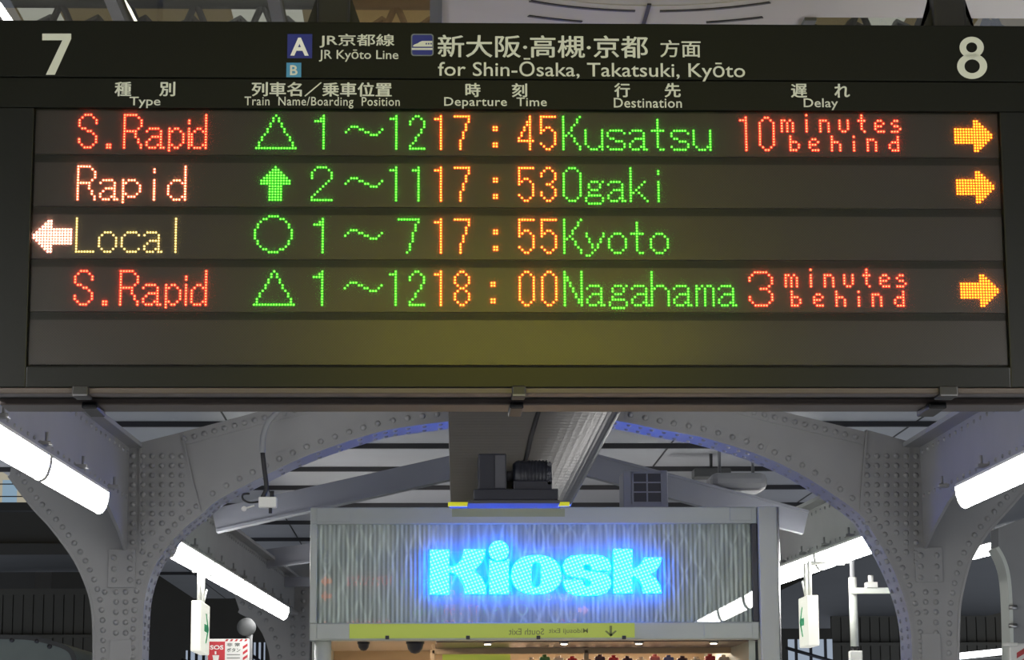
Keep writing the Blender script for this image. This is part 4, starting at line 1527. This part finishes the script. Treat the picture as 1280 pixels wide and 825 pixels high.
# ------------------------------------------------------------------ exit signs under the lamp rows
def exit_sign(px_near, px_end, px_far, py0, py1, Y, side, label):
    la, lb = (e2, f2) if side > 0 else (r2, r2b)

    def lamp_x(y):
        return la.x+(lb.x-la.x)*(y-la.y)/(lb.y-la.y)
    """flat lit box parallel to the track; side = +1 when its long face looks toward +x"""
    xn = at(px_near, (py0+py1)/2, Y).x
    xe = at(px_end, (py0+py1)/2, Y).x
    z0, z1 = at(px_near, py1, Y).z, at(px_near, py0, Y).z
    pf = at_x(px_far, (py0+py1)/2, xn) if abs(xn) > .05 else None
    Lg = min(.75, max(.45, pf.y-Y))
    Lg = pf.y-Y
    s = thing('exit_sign', ((xn+xe)/2, Y+Lg/2, z0), label, 'exit sign', None)
    MB().bbox(min(xn, xe), max(xn, xe), Y, Y+Lg, z0, z1, .006).build('lit_casing', 'sign_white', s)
    m = MB()
    xf = xn+side*.002
    zc_ = (z0+z1)/2
    h = (z1-z0)

    def P_(u, v):
        return (xf, Y+Lg*u, zc_+h*v)
    # arrow head: two slanted strokes meeting at the far side, and a short shaft
    for sg in (1, -1):
        m.prism([P_(.50, .30*sg), P_(.60, .30*sg), P_(.86, 0), P_(.74, 0)], (side*.002, 0, 0))
    m.prism([P_(.36, .075), P_(.78, .075), P_(.78, -.075), P_(.36, -.075)], (side*.002, 0, 0))
    m.build('arrow', 'arrow_green', s)
    for u in (.28, .72):
        MB().tube([((xn+xe)/2, Y+Lg*u, z1-.01), ((xn+xe)/2, Y+Lg*u, zl-.032)], .014, 10).build('hanger_rod', 'white_plastic', s)
        MB().tube([((xn+xe)/2, Y+Lg*u, zl-.041), (lamp_x(Y+Lg*u), Y+Lg*u, zl-.041)], .009, 8).build('cross_bracket', 'white_plastic', s)
    MB().tube([((xn+xe)/2, Y+Lg*.75, z1-.005), ((xn+xe)/2+.0, Y+Lg*1.15, z1+.12)], .007, 6).build('cable', 'white_plastic', s)
    return s


exit_sign(251, 238.6, 262, 750.5, 814, 16.2, 1, 'white lit exit sign with green arrow hanging by the left column')
exit_sign(1009.5, 1023.7, 998.6, 744, 807, 15.6, -1, 'white lit exit sign with green arrow hanging by the kiosk post')

# SOS board behind the left exit sign
Ys = 22.0
so = thing('emergency_button_board', (at(285, 825, Ys).x, Ys, at(285, 840, Ys).z), 'red and white SOS emergency button board behind the left exit sign', 'sign')
x0, x1, z0, z1 = rect(258, 311, 850, 798.5, Ys)
MB().bbox(x0, x1, Ys, Ys+.06, z0, z1, .008).build('backing', 'white_plastic', so)
x0, x1, z0, z1 = rect(260, 281, 848, 802, Ys-.002)
MB().box(x0, x1, Ys-.003, Ys, z0, z1).build('red_panel', 'sign_red', so)
m = lettering(MB(), 'SOS', 262.5, 279.3, 806.5, 812, Ys-.0035, .03)
m.prism(aY([(268.4, 814), (270.4, 814), (270.4, 818), (268.4, 818)], Ys-.0035), (0, .0004, 0))
m.prism(aY([(265.5, 819), (274, 819), (272.5, 828), (267, 828)], Ys-.0035), (0, .0004, 0))
m.build('red_panel_lettering', 'white_plastic', so)
m = lettering(MB(), '非 常', 283.5, 300, 803.6, 808.2, Ys-.0015, .02)
lettering(m, 'ボタン', 283.5, 300.5, 810, 815, Ys-.0015, .02)
for py in (818, 822):
    a, b, c, d = rect(283.5, 300, py+.8, py, Ys-.0015)
    m.box(a, b, Ys-.0016, Ys-.0012, c, d)
m.build('black_lettering', 'print_dark', so)
m = MB()
for k in range(5):
    x = 283+k*6
    m.prism(aY([(x, 799), (x+3, 799), (x+1, 801.6), (x-2, 801.6)], Ys-.0015), (0, .0004, 0))
for k in range(4):
    y = 804+k*7
    m.prism(aY([(303.5, y+4), (309.5, y), (309.5, y+3.5), (303.5, y+7.5)], Ys-.0015), (0, .0004, 0))
m.build('warning_stripe', 'sign_red', so)
p = at(311.5, 800, Ys+.08)
MB().tube([(p.x, Ys+.09, 0), (p.x, Ys+.09, at(311, 785, Ys).z)], .03, 12).build('post', 'far_grey', so)
m = MB()
c = at(308, 784, Ys+.05)
m.dome(c, (0, -1, -.4), .09, .05, 16)
m.dome(c, (0, 1, .4), .09, .09, 16)
tag(m.build('loudspeaker', 'far_grey'), 'round grey loudspeaker on the post behind the left exit sign', 'loudspeaker')

# pole with side arm right of the kiosk
Yp = 17.2
pl_ = thing('signal_pole', (at(1067, 812, Yp).x, Yp, at(1067, 812, Yp).z), 'pale hanging pole with a side arm right of the exit sign', 'pole')
xp = at(1067, 765, Yp).x
MB().tube([(xp, Yp, at(1067, 722, Yp).z), (xp, Yp, at(1067, 808, Yp).z)], .030, 14).build('tube', 'kiosk_post', pl_)
MB().tube([(xp, Yp, at(1067, 724, Yp).z), (xp, Yp, CEIL)], .018, 10).build('drop_rod', 'steel_paint_plain', pl_)
x0, x1, z0, z1 = rect(1061, 1115.5, 742.5, 735, Yp-.03)
MB().bbox(x0, x1, Yp-.07, Yp-.031, z0, z1, .004).build('side_arm', 'kiosk_post', pl_)
x0, x1, z0, z1 = rect(1082, 1096, 735, 728, Yp-.05)
o = MB().bbox(x0, x1, Yp-.09, Yp+.0, z0, z1, .004).build('small_box', 'white_plastic', pl_)
MB().tube([((x0+x1)/2, Yp-.045, z1), ((x0+x1)/2, Yp-.045, z1+.05)], .02, 10).build('box_neck', 'white_plastic', o)
x0, x1, z0, z1 = rect(1062, 1077, 828, 813.5, Yp)
MB().bbox(x0, x1, Yp-.05, Yp+.05, z0, z1, .008).build('camera_box', 'white_plastic', pl_)
m = MB()
m.tube([(xp-.02, Yp, at(1067, 806, Yp).z), (x0+.02, Yp, z1)], .008, 6)
m.tube([(xp+.02, Yp, at(1067, 806, Yp).z), (x1-.02, Yp, z1)], .008, 6)
m.build('bracket', 'cable_dark', pl_)

# ------------------------------------------------------------------ far things
# rounded roof of a train on the left track
Yt = 27.0
prof = smooth_pts([(-70, 815), (-60, 797), (-30, 793.5), (10, 793.5), (40, 795), (70, 802), (88, 810), (95, 822), (97, 840)], 3)
tr = thing('train_car', (at(15, 825, Yt).x, Yt, 0), 'grey train car with a rounded roof at the lower left', 'train')
pts = aY(prof, Yt)
a, b = pts[0], pts[-1]
MB().prism(pts, (0, 16, 0)).build('roof', 'train_grey', tr)
MB().box(a.x, b.x, Yt+.02, Yt+16, .2, b.z).build('body', 'train_grey', tr)
m = MB().ribbon([p+Vector((0, -.02, 0)) for p in pts], (0, .04, 0), -.05)
m.build('roof_rim', 'far_grey', tr)
m = MB()
for px, py in ((46, 801), (62, 808), (15, 800)):
    m.dome(at(px, py, Yt-.005), (0, -1, 0), .03)
m.build('roof_fitting', 'kiosk_dark', tr)

# lit windows of the station building across the left track
bw = thing('station_building', (at(10, 640, 45).x, 45, 0), 'dim building with a lit blue and cream window across the left track', 'building')
x0, x1, z0, z1 = rect(-90, 47, 652, 560, 45)
MB().box(x0, x1, 45.05, 47, 0, z1).build('wall', 'far_grey', bw)
x0, x1, z0, z1 = rect(-25, 36, 628, 585, 45)
MB().box(x0, x1, 45.0, 45.05, z0, z1).build('window', 'warm_window', bw, 'cream lit window')
x0, x1, z0, z1 = rect(3, 21, 631, 600, 44.97)
MB().box(x0, x1, 44.96, 45.0, z0, z1).build('window_pane', 'blue_window', bw, 'pale blue window pane')
m = MB()
for py in (605, 620.5):
    a, b, c, d = rect(-25, 40, py+.6, py-.6, 44.9)
    m.box(a, b, 44.9, 44.94, c, d)
m.build('window_bar', 'kiosk_dark', bw)
x0, x1, z0, z1 = rect(-90, 60, 640, 630, 44.9)
MB().box(x0, x1, 44.6, 45.05, z0, z1).build('ledge', 'far_grey', bw)

for (px0, px1, py0, py1, lab) in ((232, 259, 813, 850, 'pale blue lit window panel below the left exit sign'), (312, 331, 803, 850, 'pale blue lit window panel beside the SOS board'),
                                  (986, 1041, 799, 850, 'pale lit window panel below the right exit sign')):
    x0, x1, z0, z1 = rect(px0, px1, py1, py0, 34)
    w_ = thing('lit_window', ((x0+x1)/2, 34, z0), lab, 'window')
    MB().box(x0, x1, 34, 34.05, z0, z1).build('pane', 'pale_window', w_)
    m = MB()
    m.tube([(x0-.05, 33.96, z1-.12), (x1, 33.96, z1-.32)], .025, 6)
    for k in range(3):
        x = x0+(x1-x0)*(k+.5)/3
        m.box(x-.02, x+.02, 33.96, 34, z0, z1)
    m.build('window_bar', 'kiosk_dark', w_)

p, q = at(1196, 820.5, 26), at(1262, 813.5, 26)
m = MB().tube([p, q], .035, 10)
tag(m.build('far_lamp', 'far_tube'), 'thin white far lamp at the foot of the right column', 'lamp')
m = MB()
p, q = at(1180, 838, 26), at(1290, 838, 26)
m.box(p.x, q.x, 26.1, 26.3, 0, at(1230, 821, 26).z)
m.box(p.x, q.x, 26.0, 26.12, at(1230, 823, 26).z-.05, at(1230, 823, 26).z)
tag(m.build('vending_shelter', 'far_grey'), 'grey shelter under the thin far lamp at the lower right', 'shelter')
# red and white striped barrier at the lower right corner
Yz = 19.0
sb = thing('striped_board', (at(1275, 830, Yz).x, Yz, at(1275, 850, Yz).z), 'red and white striped board in the lower right corner', 'board')
x0, x1, z0, z1 = rect(1263, 1300, 860, 804, Yz)
MB().bbox(x0, x1, Yz, Yz+.08, z0, z1, .01).build('panel', 'white_plastic', sb)
m = MB()
for k in range(5):
    y = 806+k*13
    m.prism(aY([(1271, y+10), (1300, y-8), (1300, y-1), (1271, y+17)], Yz-.002), (0, .002, 0))
m.build('stripe', 'stripe_red', sb)
x0, x1, z0, z1 = rect(1258, 1272, 808, 803.5, Yz)
MB().bbox(x0, x1, Yz-.02, Yz+.1, z0, z1, .006).build('cap', 'white_plastic', sb)

# high station hall roof seen through the skylights
random.seed(3)


def truss(name, x0, x1, y, z, h, n, label, grp):
    m = MB()
    m.tube([(x0, y, z), (x1, y, z)], .10, 6)
    m.tube([(x0, y, z+h), (x1, y, z+h)], .10, 6)
    for k in range(n):
        a, b = x0+(x1-x0)*k/n, x0+(x1-x0)*(k+1)/n
        m.tube([(a, y, z), ((a+b)/2, y, z+h)], .06, 5)
        m.tube([((a+b)/2, y, z+h), (b, y, z)], .06, 5)
    o = m.build(name, 'far_grey')
    return tag(o, label, 'truss', grp)


truss('roof_truss', -22, 22, 37.5, 12.5, 1.3, 40, 'grey lattice truss of the station hall roof seen through the skylight', None)
m = MB()
for y in range(-24, 62, 2):
    spans = ((-40, -6.95), (-6.25, -3.35), (-2.15, 3.0), (3.5, 7.5), (8.2, 40)) if 30 <= y < 46 else ((-40, 40),)
    for x0, x1 in spans:
        m.box(x0, x1, y, y+2, 14.0, 14.02)
struct(m.build('ceiling', 'hall_sheet'))['label'] = 'brown sheets of the high station hall roof'
m = MB()
for k in range(-20, 24):
    m.tube([(k*.8, 36.4, 12.6), (k*.8+.8, 38.6, 13.9)], .05, 5)
    m.tube([(k*.8+.8, 36.4, 12.6), (k*.8, 38.6, 13.9)], .05, 5)
tag(m.build('roof_truss', 'far_grey'), 'fine crossing lattice under the hall roof sheets', 'truss')
for dx in (0, 5.5):
    m = MB().tube([at(146+dx, -6, 30), at(157+dx, 12, 30), at(169+dx, 36, 30)], .018, 8)
    tag(m.build('hall_lamp', 'far_tube'), 'thin white hall lamp streak above the number 7, '+('outer' if dx == 0 else 'inner')+' of the pair', 'lamp', 'hall lamps')
